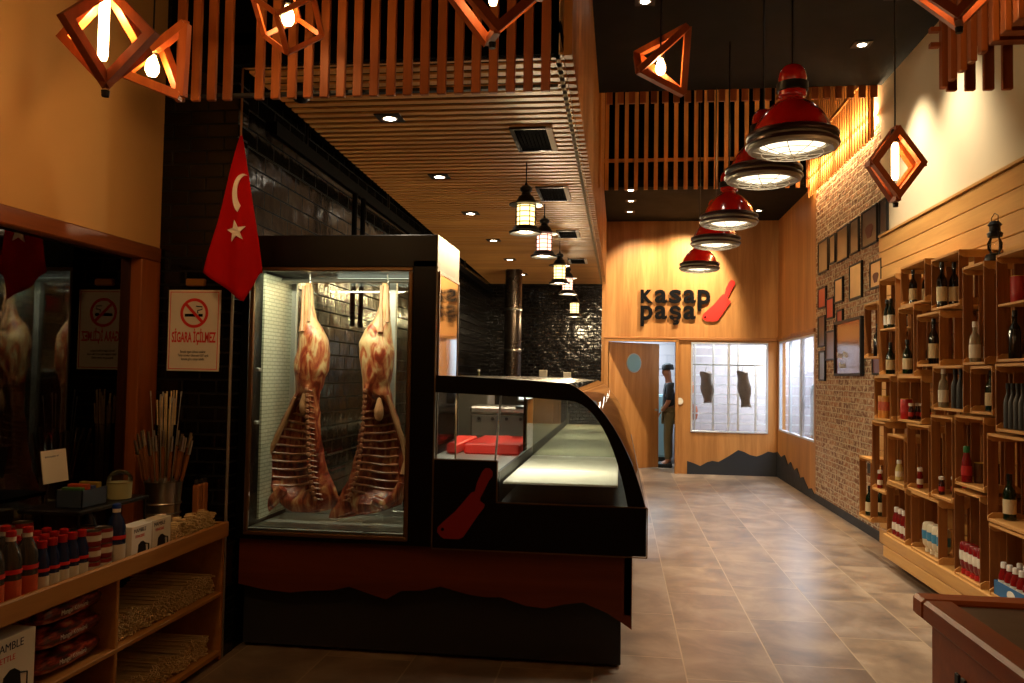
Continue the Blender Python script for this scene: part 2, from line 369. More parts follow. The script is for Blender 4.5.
# horizontal trims on the panelled walls
struct('trim_3',MB().cbox(XS,XR,YB-.03,YB,2.175,2.225,.006).cbox(XR-.03,XR,11.2,YB,2.19,2.24,.006),wood('trim_strip_wood','#7a451c','#b87a3c','x',.5,.6))
# mountain shaped skirting, anthracite
mp=[(1.10,0),(1.10,.21),(1.20,.18),(1.31,.135),(1.42,.2),(1.50,.225),(1.60,.21),(1.75,.30),(1.91,.41),(2.0,.385),(2.1,.335),(2.2,.315),(2.28,.345),(2.38,.40),(2.46,.385),(XR,.395),(XR,0)]
struct('baseboard_back',MB().prism(mp,YB-.015,YB-.001),M['darkgrey'])
ms=[(13.8,0),(13.8,.40),(13.5,.34),(13.2,.40),(12.95,.27),(12.75,.34),(12.5,.24),(12.3,.30),(12.1,.18),(11.9,.22),(11.6,.10),(11.4,.13),(11.2,.06),(11.2,0)]
struct('baseboard_right_end',MB().prism(ms,XR-.015,XR-.001,'yz'),M['darkgrey'])
# ceilings
struct('ceiling_aisle',MB().box(XS,XR+.1,3.7,8.45,ZC,ZC+.1),M['black_ceiling'])
struct('ceiling_front',MB().box(XL-.1,XR+.1,-1.6,3.7,ZC,ZC+.1),M['black_ceiling'])
struct('ceiling_gallery',MB().box(XS-.1,XR+.2,8.45,11.4,5.9,6.0),M['black_ceiling'])
struct('wall_gallery_front',MB().box(XS-.1,XR+.2,8.36,8.45,ZC+.1,6.0),M['black_ceiling'])
struct('ceiling_back',MB().box(XS-.04,XR+.1,11.3,YB,4.15,4.25),M['black_ceiling'])
struct('wall_gallery_back',MB().box(XS-.1,XR+.1,11.36,11.42,4.15,6.0),M['black_void'])
struct('ceiling_kitchen',MB().box(-2.3,XS-.03,3.9,YB,ZS+.10,ZS+.16),M['black_void'])
struct('wall_soffit_front',MB().box(-2.3,XS-.04,3.9,3.95,ZS,ZC),M['black_void'])
struct('wall_soffit_side',MB().box(XS-.06,XS-.035,3.9,YB,ZS,6.0),M['plaster'])
# wooden slats of the kitchen soffit
sl=MB(); y=3.92
xl=lambda y:-1.93-.027*(y-4)
while y<YB-.06:
    sl.box(xl(y),XS-.022,y,y+.055,ZS,ZS+.012); y+=.1
struct('ceiling_slats',sl,M['slat_x'])
sl=MB(); y=3.92
while y<YB-.06:
    sl.box(XS-.018,XS+.024,y,y+.05,ZS-.002,(ZC if y<8.4 else 4.14 if y>11.3 else 5.9)-.002); y+=.1
struct('trim_4',sl,M['slat_void'])
struct('trim_6',MB().cbox(XS-.02,XS+.05,8.46,8.50,3.5,5.9,.004),M['slat_void'])
# bulkhead slats over the back soffit
sl=MB(); x=XS+.03
while x<XR-.03:
    sl.box(x,x+.052,11.26,11.30,4.11,5.85); x+=.133
sl.box(XS,XR,11.30,11.33,4.50,4.545)
struct('trim_7',sl,M['slat_void'])
sl=MB(); x=XS+.10
while x<XR-.05:
    sl.box(x,x+.062,8.44,8.47,4.36,4.60); x+=.113
struct('trim_8',sl,M['slat_z'])
# gallery side slats above the brick
sl=MB(); y=8.50
while y<11.3:
    sl.box(XR-.078,XR-.056,y,y+.04,3.98,5.88); y+=.10
sl.box(XR-.10,XR-.078,8.48,11.26,4.62,4.66)
struct('trim_9',sl,M['slat_void'])
# hanging screens of upright slats
def screen(name,x0,x1,y,n_skip=()):
    s=MB(); x=x0;i=0
    while x<x1-.03:
        if i not in n_skip: s.cbox(x,x+.043,y-.012,y+.012,2.86,ZC,.003)
        x+=.0815;i+=1
    return s
struct('trim_13',MB().box(-2.2,XS-.03,3.755,3.785,2.885,2.90),M['black_paint'])
s=screen('x',-2.17,XS-.02,3.74,(4,))
struct('trim_10',s,M['slat_z'])
s=MB()
for i in range(4): s.cbox(1.44+i*.078,1.483+i*.078,3.87,3.895,2.86,ZC,.003)
y=3.86
while y>.6: s.cbox(1.40,1.425,y-.042,y,2.86,ZC,.003); y-=.10
for zz in (3.05,3.12): s.box(1.36,1.40,3.84,3.87,zz,zz+.02)
struct('trim_11',s,M['slat_z'])
s=MB(); y=3.80
while y>.6: s.box(1.43,XR-.02,y-.055,y,3.03,3.07); y-=.1
struct('ceiling_canopy_slats',s,M['slat_z'])
struct('ceiling_canopy',MB().box(1.43,XR,.5,3.82,3.10,3.13),M['black_void'])

# shop window on the left wall
wf=MB().cbox(XL-.08,XL+.02,-1.1,4.285,2.145,2.225,.006).cbox(XL-.08,XL+.02,-1.1,4.285,0,.10,.006).cbox(XL-.08,XL+.02,-1.1,-1.0,.10,2.145,.006)
win=tag(wf.build('window_1',M['trimwood']),kind='structure')
MB().cbox(XL-.08,XL+.02,4.10,4.285,.10,2.145,.006).build('jamb',M['trimwood_z'],win)
MB().box(XL-.05,XL-.042,-1.0,4.10,.10,2.145).build('pane',M['window_glass'],win)
MB().box(XL-.30,XL-.28,-1.6,4.3,0,2.3).build('shutter',M['black_void'],win)  # black sheet added behind the pane in place of the night outside
def text(name,s,size,mat,loc,rot,parent=None,ext=.002,off=0,align='LEFT',sx=1,shear=0,space=1,line=1):
    c=bpy.data.curves.new(name,'FONT'); c.body=s; c.size=size; c.extrude=ext; c.offset=off; c.align_x=align; c.space_character=space; c.space_line=line; c.resolution_u=3; c.shear=shear
    c.materials.append(mat)
    t=bpy.data.objects.new(name,c); COL.objects.link(t)
    dg=bpy.context.evaluated_depsgraph_get(); me=bpy.data.meshes.new_from_object(t.evaluated_get(dg)); me.materials.clear(); me.materials.append(mat)
    bpy.data.objects.remove(t)
    o=bpy.data.objects.new(name,me); COL.objects.link(o)
    o.scale=(sx,1,1); o.rotation_euler=rot
    if parent: o.parent=parent; o.location=Vector(loc)-wloc(parent)
    else: o.location=loc
    return o
M['decal_grey']=flat('frosted_lettering','#4a4a48',.6)
RX=(R(90),0,R(90))   # faces +X
text('lettering','DANA\nKUZU\nHİNDİ',.13,M['decal_grey'],(XL-.036,2.72,1.93),RX,win,ext=.0005,off=.003,line=.95)

# cold room windows -------------------------------------------------
def frame_y(mb,x0,x1,z0,z1,y,t=.03,d=.05):
    mb.cbox(x0,x1,y-d/2,y+d/2,z0,z0+t,.004).cbox(x0,x1,y-d/2,y+d/2,z1-t,z1,.004).cbox(x0,x0+t,y-d/2,y+d/2,z0+t,z1-t,.004).cbox(x1-t,x1,y-d/2,y+d/2,z0+t,z1-t,.004); return mb
def frame_x(mb,y0,y1,z0,z1,x,t=.03,d=.05):
    mb.cbox(x-d/2,x+d/2,y0,y1,z0,z0+t,.004).cbox(x-d/2,x+d/2,y0,y1,z1-t,z1,.004).cbox(x-d/2,x+d/2,y0,y0+t,z0+t,z1-t,.004).cbox(x-d/2,x+d/2,y1-t,y1,z0+t,z1-t,.004); return mb
f=frame_y(MB(),CW[0],CW[1],CW[2],CW[3],YB+.01); f.cbox(1.735,1.775,YB-.01,YB+.03,.71,2.12,.004)
w2=tag(f.build('window_2',M['alu']),kind='structure')
MB().box(1.18,1.735,YB+.005,YB+.011,.71,2.12).build('pane',M['glass'],w2); MB().box(1.775,2.345,YB+.015,YB+.021,.71,2.12).build('pane',M['glass'],w2)
f=frame_x(MB(),11.28,13.7,.74,2.17,XR+.02); 
for yy in (12.05,12.12,12.9): f.cbox(XR,XR+.045,yy,yy+.035,.77,2.14,.004)
w3=tag(f.build('window_3',M['alu']),kind='structure')
MB().box(XR+.015,XR+.021,11.31,13.67,.77,2.14).build('pane',glassmat('cold_side_glass',(.97,.98,1,1),refl=.45),w3)
# cold room shell
struct('wall_cold_room_back',MB().box(1.08,4.6,15.9,16.0,0,2.8),M['white_tile'])
struct('wall_cold_room_left',MB().box(1.08,1.12,YB+.1,15.9,0,2.8),M['white_tile'])
struct('wall_cold_room_right',MB().box(4.5,4.6,11.1,15.9,0,2.8),M['white_tile'])
struct('wall_cold_room_near',MB().box(XR+.1,4.6,11.0,11.1,0,2.8),M['white_tile'])
struct('ceiling_cold_room',MB().box(1.08,XR+.1,YB+.1,15.9,2.8,2.9).box(XR+.1,4.5,11.1,15.9,2.8,2.9),M['alu'])
# corridor behind the open door
struct('wall_corridor_back',MB().box(-1.2,1.08,16.3,16.4,0,2.8),M['white_tile'])
struct('wall_corridor_left',MB().box(-1.2,-1.1,YB+.1,16.3,0,2.8),M['white_tile'])
struct('ceiling_corridor',MB().box(-1.2,1.06,YB+.1,16.4,2.7,2.8),M['alu'])
# door frame and open leaf
df=MB().cbox(XS+.0,DOOR[0],YB-.03,YB+.1,0,2.17,.005).cbox(DOOR[1],DOOR[1]+.05,YB-.03,YB+.1,0,2.17,.005).cbox(XS,DOOR[1]+.05,YB-.03,YB+.1,DOOR[3],2.20,.005)
struct('trim_12',df,M['panel'])
M['porthole']=emis('bright_porthole',(.45,.72,.85,1),.0)
door=thing('door_1',None,None,(DOOR[0],YB+.06,0)); door['kind']='structure'; del_keys=[k for k in ('label','category') if k in door.keys()]
leaf=MB().cbox(0,1.14,-.022,.022,.01,2.145,.004).build('leaf',M['panel'],None); leaf.parent=door; leaf.location=(0,0,0)
M['port_glass']=flat('frosted_blue_glass','#86b4c4',.25,em='#7fb6cc',es=.0,spec=.5)
def disc_y(mb,c,r,y0,y1,n=28,a=0):
    pts=[(c[0]+r*math.cos(2*PI*i/n),c[1]+r*math.sin(2*PI*i/n)) for i in range(n)]
    return mb.prism(pts,y0,y1)
pr=disc_y(MB(),(.55,1.80),.165,-.03,-.022).build('porthole_ring',M['steel_soft']); pr.parent=door
pg=disc_y(MB(),(.55,1.80),.15,-.034,-.030).build('porthole_glass',M['port_glass']); pg.parent=door
kn=MB().tube([(1.06,-.022,1.0),(1.06,-.06,1.0)],.02,12).build('door_handle',M['steel_soft']); kn.parent=door
door.rotation_euler=(0,0,R(41))
lk=disc_y(MB(),(.975,1.18),.055,YB-.012,YB-.001).build('wall_button',M['paper']); tag(lk,'round white push button plate on the wood wall beside the open door','button')
# ================================================================== lamps
# --- red industrial pendants over the aisle
M['grey_enamel']=flat('grey_enamel','#8d867a',.35,metal=.3)
def red_lamp(z):
    r=thing('industrial_pendant_lamp','','pendant lamp',(0,0,0),'red industrial pendants over the aisle')
    D=.25
    prof=[(.065,.30),(.085,.285),(.12,.262),(.165,.215),(.20,.16),(.222,.10),(.232,.075)]
    sd_=MB().lathe(prof+[(.225,.075),(.21,.12),(.15,.215),(.06,.29)],n=32,cap=False).build('lamp_shade',M['red_enamel'],r,smooth=True)
    sh=MB().lathe([(.22,.078),(.205,.12),(.148,.21),(.06,.282)],n=32,cap=False).build('shade_lining',M['white_enamel'],sd_,smooth=True)
    MB().lathe([(.222,.068),(.252,.07),(.258,.078),(.256,.094),(.238,.104),(.222,.10)],n=36,cap=False).build('upper_rim',M['dark_rim'],r,smooth=True)
    lr_=MB().lathe([(.232,.026),(.256,.026),(.262,.034),(.258,.046),(.236,.048),(.232,.026)],n=36,cap=False).build('lower_rim',M['dark_rim'],r,smooth=True)
    MB().lathe([(.226,.07),(.228,.044),(.252,.030),(.246,.010),(.226,.0),(.206,.006),(.185,.03),(.20,.05)],n=32,cap=False).build('reflector_ring',M['grey_enamel'],lr_,smooth=True)
    MB().lathe([(.0,.005),(.07,.008),(.13,.02),(.185,.045)],n=32,cap=False).build('diffuser',M['lamp_lens'],r,smooth=True)
    nk=MB().lathe([(.06,.295),(.062,.315),(.078,.32),(.078,.35)],n=24,cap=False).build('neck',M['red_enamel'],r,smooth=True)
    MB().lathe([(.074,.345),(.088,.348),(.088,.395),(.074,.40)],n=24).build('neck_band',M['black_metal'],nk,smooth=True)
    MB().lathe([(.074,.40),(.080,.42),(.076,.455),(.062,.485),(.04,.50),(.012,.505)],n=24).build('cap',M['red_enamel'],r,smooth=True)
    g=MB()
    for k in range(10):
        a=2*PI*k/10
        g.tube([(.235*math.cos(a),.235*math.sin(a),.006),(.17*math.cos(a),.17*math.sin(a),-.012),(.09*math.cos(a),.09*math.sin(a),-.022),(0,0,-.026)],.0028,5)
    for rr,zz in ((.09,-.022),(.17,-.012)):
        g.tube([(rr*math.cos(2*PI*k/24),rr*math.sin(2*PI*k/24),zz) for k in range(25)],.0028,5,cap=False)
    g.lathe([(0,-.034),(.014,-.030),(.014,-.02),(0,-.018)],n=10)
    g.build('wire_guard',M['wire'],lr_)
    MB().tube([(0,0,.49),(0,0,ZC-z)],.006,6).build('cord',M['black_metal'],r)
    MB().lathe([(.055,ZC-z-.03),(.06,ZC-z-.002)],n=20).build('ceiling_rose',M['black_metal'],r,smooth=True)
    return r
RL=[(.92,4.63,2.80),(.915,5.52,2.84),(.915,7.25,2.87),(.93,8.4,2.87),(.955,10.35,2.88)]
words_=['nearest and largest of the red enamel dome pendants with wire guard','second red enamel dome pendant from the camera, half behind the largest','third red enamel dome pendant from the camera, middle of the row','fourth red enamel dome pendant from the camera, half hidden by the third','farthest red enamel dome pendant, hanging just above the red cleaver sign']
src=red_lamp(2.85)
for i,(x,y,z) in enumerate(RL):
    o=src if i==0 else dup(src,(x,y,z)); o.location=(x,y,z); o['label']=words_[i]; o.scale=(.955,.955,.955)
    for ch in o.children:
        if ch.name.startswith(('cord','ceiling_rose')) :
            top=ZC if y<8.45 else 5.9
            ch.data=ch.data.copy()
            for v in ch.data.vertices:
                if v.co.z>.6: v.co.z+= (top-z)/.955-(ZC-2.85)
    light('SPOT','red_lamp_spot',(x,y,z-.04),78,(1,.86,.68),.12,(0,0,0),92,1.0)
# --- lanterns in the kitchen
def lantern(glass,z):
    r=thing('lantern_lamp','','lantern',(0,0,0),'kitchen lanterns under the slatted soffit')
    MB().lathe([(.05,.0),(.115,-.005),(.122,.01),(.10,.02),(.085,.05),(.07,.055)],n=24).build('base_brim',M['black_metal'],r,smooth=True)
    gc_=MB().lathe([(.062,.055),(.064,.205)],n=20,cap=False).build('glass_cylinder',glass,r,smooth=True)
    c=MB()
    for k in range(4):
        zz=.075+k*.037; c.lathe([(.066,zz),(.073,zz+.004),(.066,zz+.008)],n=20,cap=False)
    for k in range(6):
        a=2*PI*k/6; c.tube([(.071*math.cos(a),.071*math.sin(a),.05),(.071*math.cos(a),.071*math.sin(a),.21)],.004,5)
    c.build('cage',M['black_metal'],gc_)
    MB().lathe([(.08,.2),(.122,.205),(.124,.212),(.08,.222),(.07,.235),(.055,.265),(.035,.28),(.03,.30),(.042,.31),(.045,.33),(.03,.345),(.012,.35),(.008,.37)],n=24).build('hood',M['black_metal'],r,smooth=True)
    MB().tube([(0,0,.36),(0,0,ZS-z)],.0045,6).build('cord',M['black_metal'],r)
    return r
LN=[(-.69,5.9,2.58,0),(-.69,7.35,2.62,1),(-.70,9.4,2.61,0),(-.69,10.7,2.62,1),(-.69,12.4,2.45,0)]
ll=['nearest kitchen lantern with black hood and glowing yellow glass','second kitchen lantern, pinkish glass, behind the nearest','third kitchen lantern from the front, yellow glass','fourth kitchen lantern, pinkish glass, half behind the third','farthest and lowest kitchen lantern, small and yellow']
srcs=[lantern(M['lantern_glass'],2.58),lantern(M['lantern_glass_pink'],2.62)]
for i,(x,y,z,k) in enumerate(LN):
    o=srcs[k] if i<2 else dup(srcs[k],(x,y,z)); o.location=(x,y,z); o['label']=ll[i]
    light('POINT','lantern_light',(x,y,z-.03),32,(1,.76,.44),.05)
# --- small round recessed downlights
def downlight():
    r=thing('ceiling_spotlight','','spotlight')
    MB().box(-.078,.078,-.078,.078,-.006,0).build('trim_plate',M['black_paint'],r)
    MB().lathe([(.034,-.008),(.048,-.012),(.05,-.006)],n=20,cap=False).build('ring',M['steel_soft'],r,smooth=True)
    MB().lathe([(0,-.009),(.036,-.009)],n=20,cap=False).build('lens',M['downlight'],r)
    return r
dl=downlight(); first=True
def place_dl(x,y,z,label,group,p=0,ang=75,tilt=None,col=(1,.80,.55),blend=.6):
    global first
    if first: o=dl; first=False; o.location=(x,y,z); o['label']=label; o['group']=group
    else: o=dup(dl,(x,y,z),label=label,group=group)
    if p:
        l=light('SPOT','downlight_beam',(x,y,z-.03),p,col,.04,(0,0,0),ang,blend)
        if tilt: aim(l,tilt)
rank=['nearest','second','third','fourth','fifth','farthest']
for i,y in enumerate((4.8,6.27,7.73,9.3,10.85,12.45)):
    place_dl(-1.40-.012*(y-4.8),y,ZS-.001,f'{rank[i]} recessed square spotlight in the slatted kitchen soffit','spotlights in the slatted soffit',45,82,col=(1,.84,.62))
for x,y,t,lb,p in ((.16,6.38,None,'recessed spotlight in the black ceiling above the triangular wooden lamp',30),(2.05,7.39,(2.42,7.5,1.5),'recessed spotlight in the black ceiling beside the top of the cream wall',230),(2.05,6.46,(2.48,6.7,1.5),'recessed spotlight cut by the top of the picture, right of centre',165)):
    place_dl(x,y,ZC-.001,lb,'spotlights in the black ceiling',p,82,t,blend=1,col=(1,.86,.66))
for (x,y,lb,p,t) in ((.12,11.45,'front one of three tiny spotlights in the low black soffit, left',25,None),(.13,12.15,'middle one of three tiny spotlights in the low black soffit, left',25,None),(.12,12.95,'rear one of three tiny spotlights in the low black soffit, left',120,(.4,13.8,2.7)),(2.08,12.95,'lone tiny spotlight in the low black soffit, right of the third red lamp',8,None),(1.45,12.95,'tiny spotlight in the low black soffit hidden behind the red lamps',380,(.85,13.8,2.8))):
    place_dl(x,y,4.149,lb,'spotlights in the low back soffit',p,85,t,col=(1,.84,.6))

# --- wooden frame pendants
def frame_lamp(name,label,kind,c,s,rz=0,tube=True,pw=4,hxs=1,dp=.20,verts=None,topz=ZC,rot=(0,0,0),w=.03,bulb=None,bl=.16):
    r=thing(name,label,'pendant lamp',c,'wooden frame pendants')
    cx_,cy_,cz_=c; rot_m=Matrix.Rotation(rz,3,'Z')
    def sq(mb,s,tilt,dy=0,ang=0):
        "square frame standing on a corner"
        pts=[]
        h=s/math.sqrt(2)
        m=Matrix.Rotation(ang,3,'Z')
        P=[Vector((0,dy,h)),Vector((h*hxs,dy,0)),Vector((0,dy,-h)),Vector((-h*hxs,dy,0))]
        nrm=rot_m@(m@Vector((0,1,0)))
        vs=[]
        for sc_,dd in ((1,-.55),(1,.55),(1-w*1.42/h,.55),(1-w*1.42/h,-.55)):
            for q in P: vs.append(rot_m@(m@Vector((q.x*sc_,q.y,q.z*sc_)))+nrm*(dd*w)+Vector(c))
        fs=[]
        for r0,r1 in ((0,1),(1,2),(2,3),(3,0)):
            for i in range(4): fs.append((r0*4+i,r0*4+(i+1)%4,r1*4+(i+1)%4,r1*4+i))
        mb.add(vs,fs)
    if kind=='squares':
        m1=MB(); sq(m1,s,0,-s*dp,0); m1.build('frame',M['lampwood'],r)
        m2=MB(); sq(m2,s,0,s*dp,R(9)); m2.build('frame',M['lampwood'],r)
        for vx,vz in ((-.655*hxs,0),(.655*hxs,0),(0,-.665),(0,.665)):
            p=rot_m@Vector((vx*s,-s*dp,vz*s))+Vector(c); q=rot_m@Vector((vx*s,s*dp,vz*s))+Vector(c)
            MB().bar(p,q,w*.8).build('crossbar',M['lampwood'],r)
        top=s*.72
        MB().lathe([(.012,-s*.74-.02),(.014,-s*.74)],c,8).build('bolt',M['black_metal'],r)
    elif kind=='cross':
        for k,a in enumerate((R(-8),R(66))):
            m1=MB(); sq(m1,s,0,0,a); m1.build('frame',M['lampwood'],r)
        MB().lathe([(.012,-s*.74-.02),(.014,-s*.74)],c,8).build('bolt',M['black_metal'],r); top=s*.72
    elif kind=='cube':
        P=[Vector((i,j,k))*(s/2) for i in (-1,1) for j in (-1,1) for k in (-1,1)]
        q=Vector((1,1,1)).rotation_difference(Vector((0,0,1))).to_matrix()
        P=[rot_m@(q@p)+Vector(c) for p in P]
        m1=MB()
        for i in range(8):
            for b in (1,2,4):
                j=i|b
                if j!=i: m1.bar(P[i],P[j],w*.8)
        m1.build('frame',M['lampwood'],r); top=s*.85
    elif kind=='poly':
        V,Ed=verts; m1=MB()
        for a,b in Ed: m1.bar(V[a],V[b],w)
        m1.build('frame',M['lampwood'],r); top=.10
    b=Vector(bulb or c)
    if tube:
        MB().lathe([(0,-bl/2),(.012,-bl/2+.004),(.0165,-bl/2+.02),(.0165,bl/2-.02),(.012,bl/2)],b,14).build('bulb',M['bulb_tube'],r,smooth=True)
        MB().lathe([(.018,bl/2),(.02,bl/2+.01),(.02,bl/2+.06),(.008,bl/2+.07)],b,14).build('socket',M['black_metal'],r,smooth=True); zt=bl/2+.07
    else:
        MB().lathe([(0,-.055),(.018,-.05),(.028,-.03),(.028,-.01),(.018,.02),(.013,.035)],b,16).build('bulb',M['bulb'],r,smooth=True)
        MB().lathe([(.016,.035),(.022,.04),(.022,.08),(.008,.09)],b,14).build('socket',M['black_metal'],r,smooth=True); zt=.09
    MB().tube([(b.x,b.y,b.z+zt),(b.x,b.y,topz)],.004,6).build('cord',M['black_metal'],r)
    light('POINT','frame_lamp_light',(b.x,b.y,b.z),pw,(1,.55,.22),.03)
    return r
frame_lamp('wooden_pendant_lamp','nearest double square wooden pendant lamp with glowing tube, before the ochre wall','cross',(-1.70,2.5,2.655),.25,R(8),True,26,w=.03,bulb=(-1.715,2.5,2.69),bl=.24)
T2=[(-2.0,3.32,2.97),(-1.825,3.2,3.0),(-2.10,3.2,2.80),(-1.845,3.22,2.70)]
ED=[(0,1),(1,3),(3,2),(2,0),(1,2),(0,3)]
frame_lamp('wooden_pendant_lamp','triangular wooden pendant lamp behind the tall one, beside the black tiled pier','poly',(-1.97,3.2,2.85),.25,0,False,16,verts=(T2,ED),bulb=(-1.974,3.21,2.84),w=.036)
frame_lamp('wooden_pendant_lamp','cube shaped wooden pendant lamp hanging from its corner above the hanging carcasses','cube',(-1.46,3.4,3.105),.185,R(-70),False,10,w=.026,bulb=(-1.462,3.4,3.12))
frame_lamp('wooden_pendant_lamp','wooden pendant lamp cut by the top edge in front of the slat screen','squares',(-.455,2.8,2.92),.285,R(25),True,9)
T5=[(.072,4.72,3.405),(.350,4.57,3.492),(.084,4.54,3.243),(.335,4.68,3.155)]
frame_lamp('wooden_pendant_lamp','triangular wooden pendant lamp against the black ceiling, left of the red lamps','poly',(.21,4.6,3.3),.25,0,False,14,verts=(T5,ED),bulb=(.205,4.62,3.30),w=.036)
frame_lamp('wooden_pendant_lamp','diamond wooden pendant lamp with a glowing tube in front of the cream wall','squares',(1.29,4.1,2.587),.25,R(6),True,3.5,w=.032,hxs=.74,dp=.13,bulb=(1.288,4.1,2.60),bl=.18)
frame_lamp('wooden_pendant_lamp','wooden pendant lamp at the upper right corner, cut by the top edge','squares',(1.155,3.0,2.975),.255,R(-25),True,6)

# --- vents in the soffit
def vent():
    r=thing('air_vent','','vent')
    MB().box(-.115,.115,-.25,.25,-.002,.0).build('vent_recess',M['black_void'],r)
    f=MB(); 
    f.box(-.13,-.105,-.25,.25,-.014,0).box(-.13,.13,-.262,-.24,-.014,0).box(-.13,.13,.24,.262,-.014,0); f.build('frame',M['black_metal'],r)
    MB().box(.10,.135,-.262,.262,-.014,0).build('frame_edge',M['paper'],r)
    s=MB()
    for k in range(9): s.bar((-.10+k*.024,-.24,-.008),(-.10+k*.024,.24,-.008),.003,.014)
    s.build('grille',M['black_void'],r); return r
v0=vent()
for i,(y,lb) in enumerate(((5.31,'nearest square black air vent in the slatted soffit'),(6.92,'second black air vent in the slatted soffit, behind the first lantern'),(8.9,'third black air vent in the slatted soffit, half behind the lantern cords'),(11.0,'farthest black air vent in the slatted soffit'))):
    o=v0 if i==0 else dup(v0,(0,0,0)); o.location=(-.575,y,ZS-.001); o['label']=lb; o['group']='black air vents in the soffit'
    if i>1: o.scale=(.9,.8,1)
# dome camera by the soffit edge
sc=thing('security_camera','small black dome camera under the front left corner of the slatted soffit','camera',(-1.74,4.25,ZS))
MB().lathe([(.07,0),(.075,-.02),(.06,-.035)],(-1.74,4.25,ZS-.001),20).build('housing',M['black_paint'],sc,smooth=True)
MB().lathe([(.055,-.034),(.05,-.06),(.03,-.08),(0,-.088)],(-1.74,4.25,ZS-.001),20,cap=False).build('dome',M['black_gloss'],sc,smooth=True)
# meat rail on the kitchen wall
rl=thing('ceiling_rail','long black square rail under the soffit along the tiled kitchen wall','rail',(-2.02,5,2.9))
MB().add([(-2.03,4.45,2.93),(-1.96,4.45,2.90),(-2.13,13.6,2.90),(-2.20,13.6,2.90),(-2.03,4.45,2.98),(-1.96,4.45,2.98),(-2.13,13.6,2.98),(-2.20,13.6,2.98)],[(0,1,2,3),(4,5,6,7),(0,1,5,4),(1,2,6,5),(2,3,7,6),(3,0,4,7)]).build('beam',M['black_void'],rl)
for k,y in enumerate((5.95,6.15)):
    MB().tube([(-1.99,y,2.9),(-1.99,y,1.9)],.02,8).build('hanger',M['black_void'],rl)
for y in (5.0,7,9,11): MB().tube([(-2.0-.018*(y-5),y,2.97),(-2.0-.018*(y-5),y,3.15)],.012,6).build('bracket',M['black_metal'],rl)
# flue
fl=thing('flue_pipe','dark metal flue pipe rising from the counter hood to the soffit','pipe',(-1.565,12.0,1.3))
MB().lathe([(.125,1.53),(.125,3.14)],(-1.565,12.0,0),24).build('duct',flat('dark_flue_metal','#4a4038',.28,metal=.8,noise_amt=.3,nscale=6),fl,smooth=True)
for z in (1.9,2.5): MB().lathe([(.13,z),(.136,z+.01),(.136,z+.03),(.13,z+.04)],(-1.565,12.0,0),24,cap=False).build('joint_ring',M['steel'],fl,smooth=True)

# ================================================================== logo, switches
RY=(R(90),0,0)
lg=thing('wall_logo','black lettering reading kasap paşa with a red cleaver on the lit wood wall','sign',(.9,YB-.02,2.8))
def letter(ch,x,z,w_,h_,cap=True,desc=0):
    t=text('letter',ch,1.0,M['black_letter'],(0,0,0),(0,0,0),None,ext=.03,off=.05 if ch=='K' else .024)
    xs=[v.co.x for v in t.data.vertices]; ys=[v.co.y for v in t.data.vertices]
    x0,x1=min(xs),max(xs); base=0 if desc else min(ys); y1=max(ys)
    if desc==2: base=min(0,0)
    sx_=w_/(x1-x0); sz_=h_/(y1-base)
    for v in t.data.vertices: v.co=Vector(((v.co.x-x0)*sx_+x,YB-.022+v.co.z*.5,(v.co.y-base)*sz_+z))-lg.location
    t.parent=lg; t.location=(0,0,0)
for i,(ch,de) in enumerate((('K',0),('a',0),('s',0),('a',0),('p',1))): letter(ch,.322+i*.232,2.785,.20,.225,desc=de)
for i,(ch,de) in enumerate((('p',1),('a',0),('ş',1),('a',0))): letter(ch,.322+i*.232,2.52,.20,.225,desc=de)
def cleaver(name,parent,ox,oz,s,y0,y1,mat,rot=0,hm=None):
    "cleaver outline leaning right: blade low, handle up"
    bl=[(0,0),(.30,.0),(.36,.05),(.42,.13),(.55,.36),(.56,.43),(.47,.49),(.52,.60),(.36,.66),(.30,.58),(.12,.33),(-.06,.20),(-.07,.13)]
    bl=[(0,.02),(.05,-.01),(.26,-.01),(.32,.02),(.52,.30),(.60,.40),(.61,.44),(.545,.485),(.545,.52),(.52,.56),(.47,.60),(.42,.585),(.20,.34),(.02,.19),(-.04,.13),(-.045,.07)]
    hd=[(.47,.60),(.52,.56),(.545,.52),(.59,.60),(.66,.74),(.71,.80),(.71,.86),(.67,.90),(.61,.90),(.57,.86),(.50,.72)]
    def T(p): return [(ox+(u*.93+.02)*s,oz+v*s) for u,v in p]
    MB().prism(T(bl),y0,y1).build(name,mat,parent)
    MB().prism(T(hd),y0,y1).build(name.replace('blade','handle') if 'blade' in name else 'cleaver_handle',mat,parent)
cleaver('cleaver_blade',lg,1.34,2.50,.74,YB-.03,YB-.004,M['red_paint'])
disc_y(MB(),(1.37,2.56),.018,YB-.034,YB-.029,12).build('hole_mark',M['black_letter'],lg)

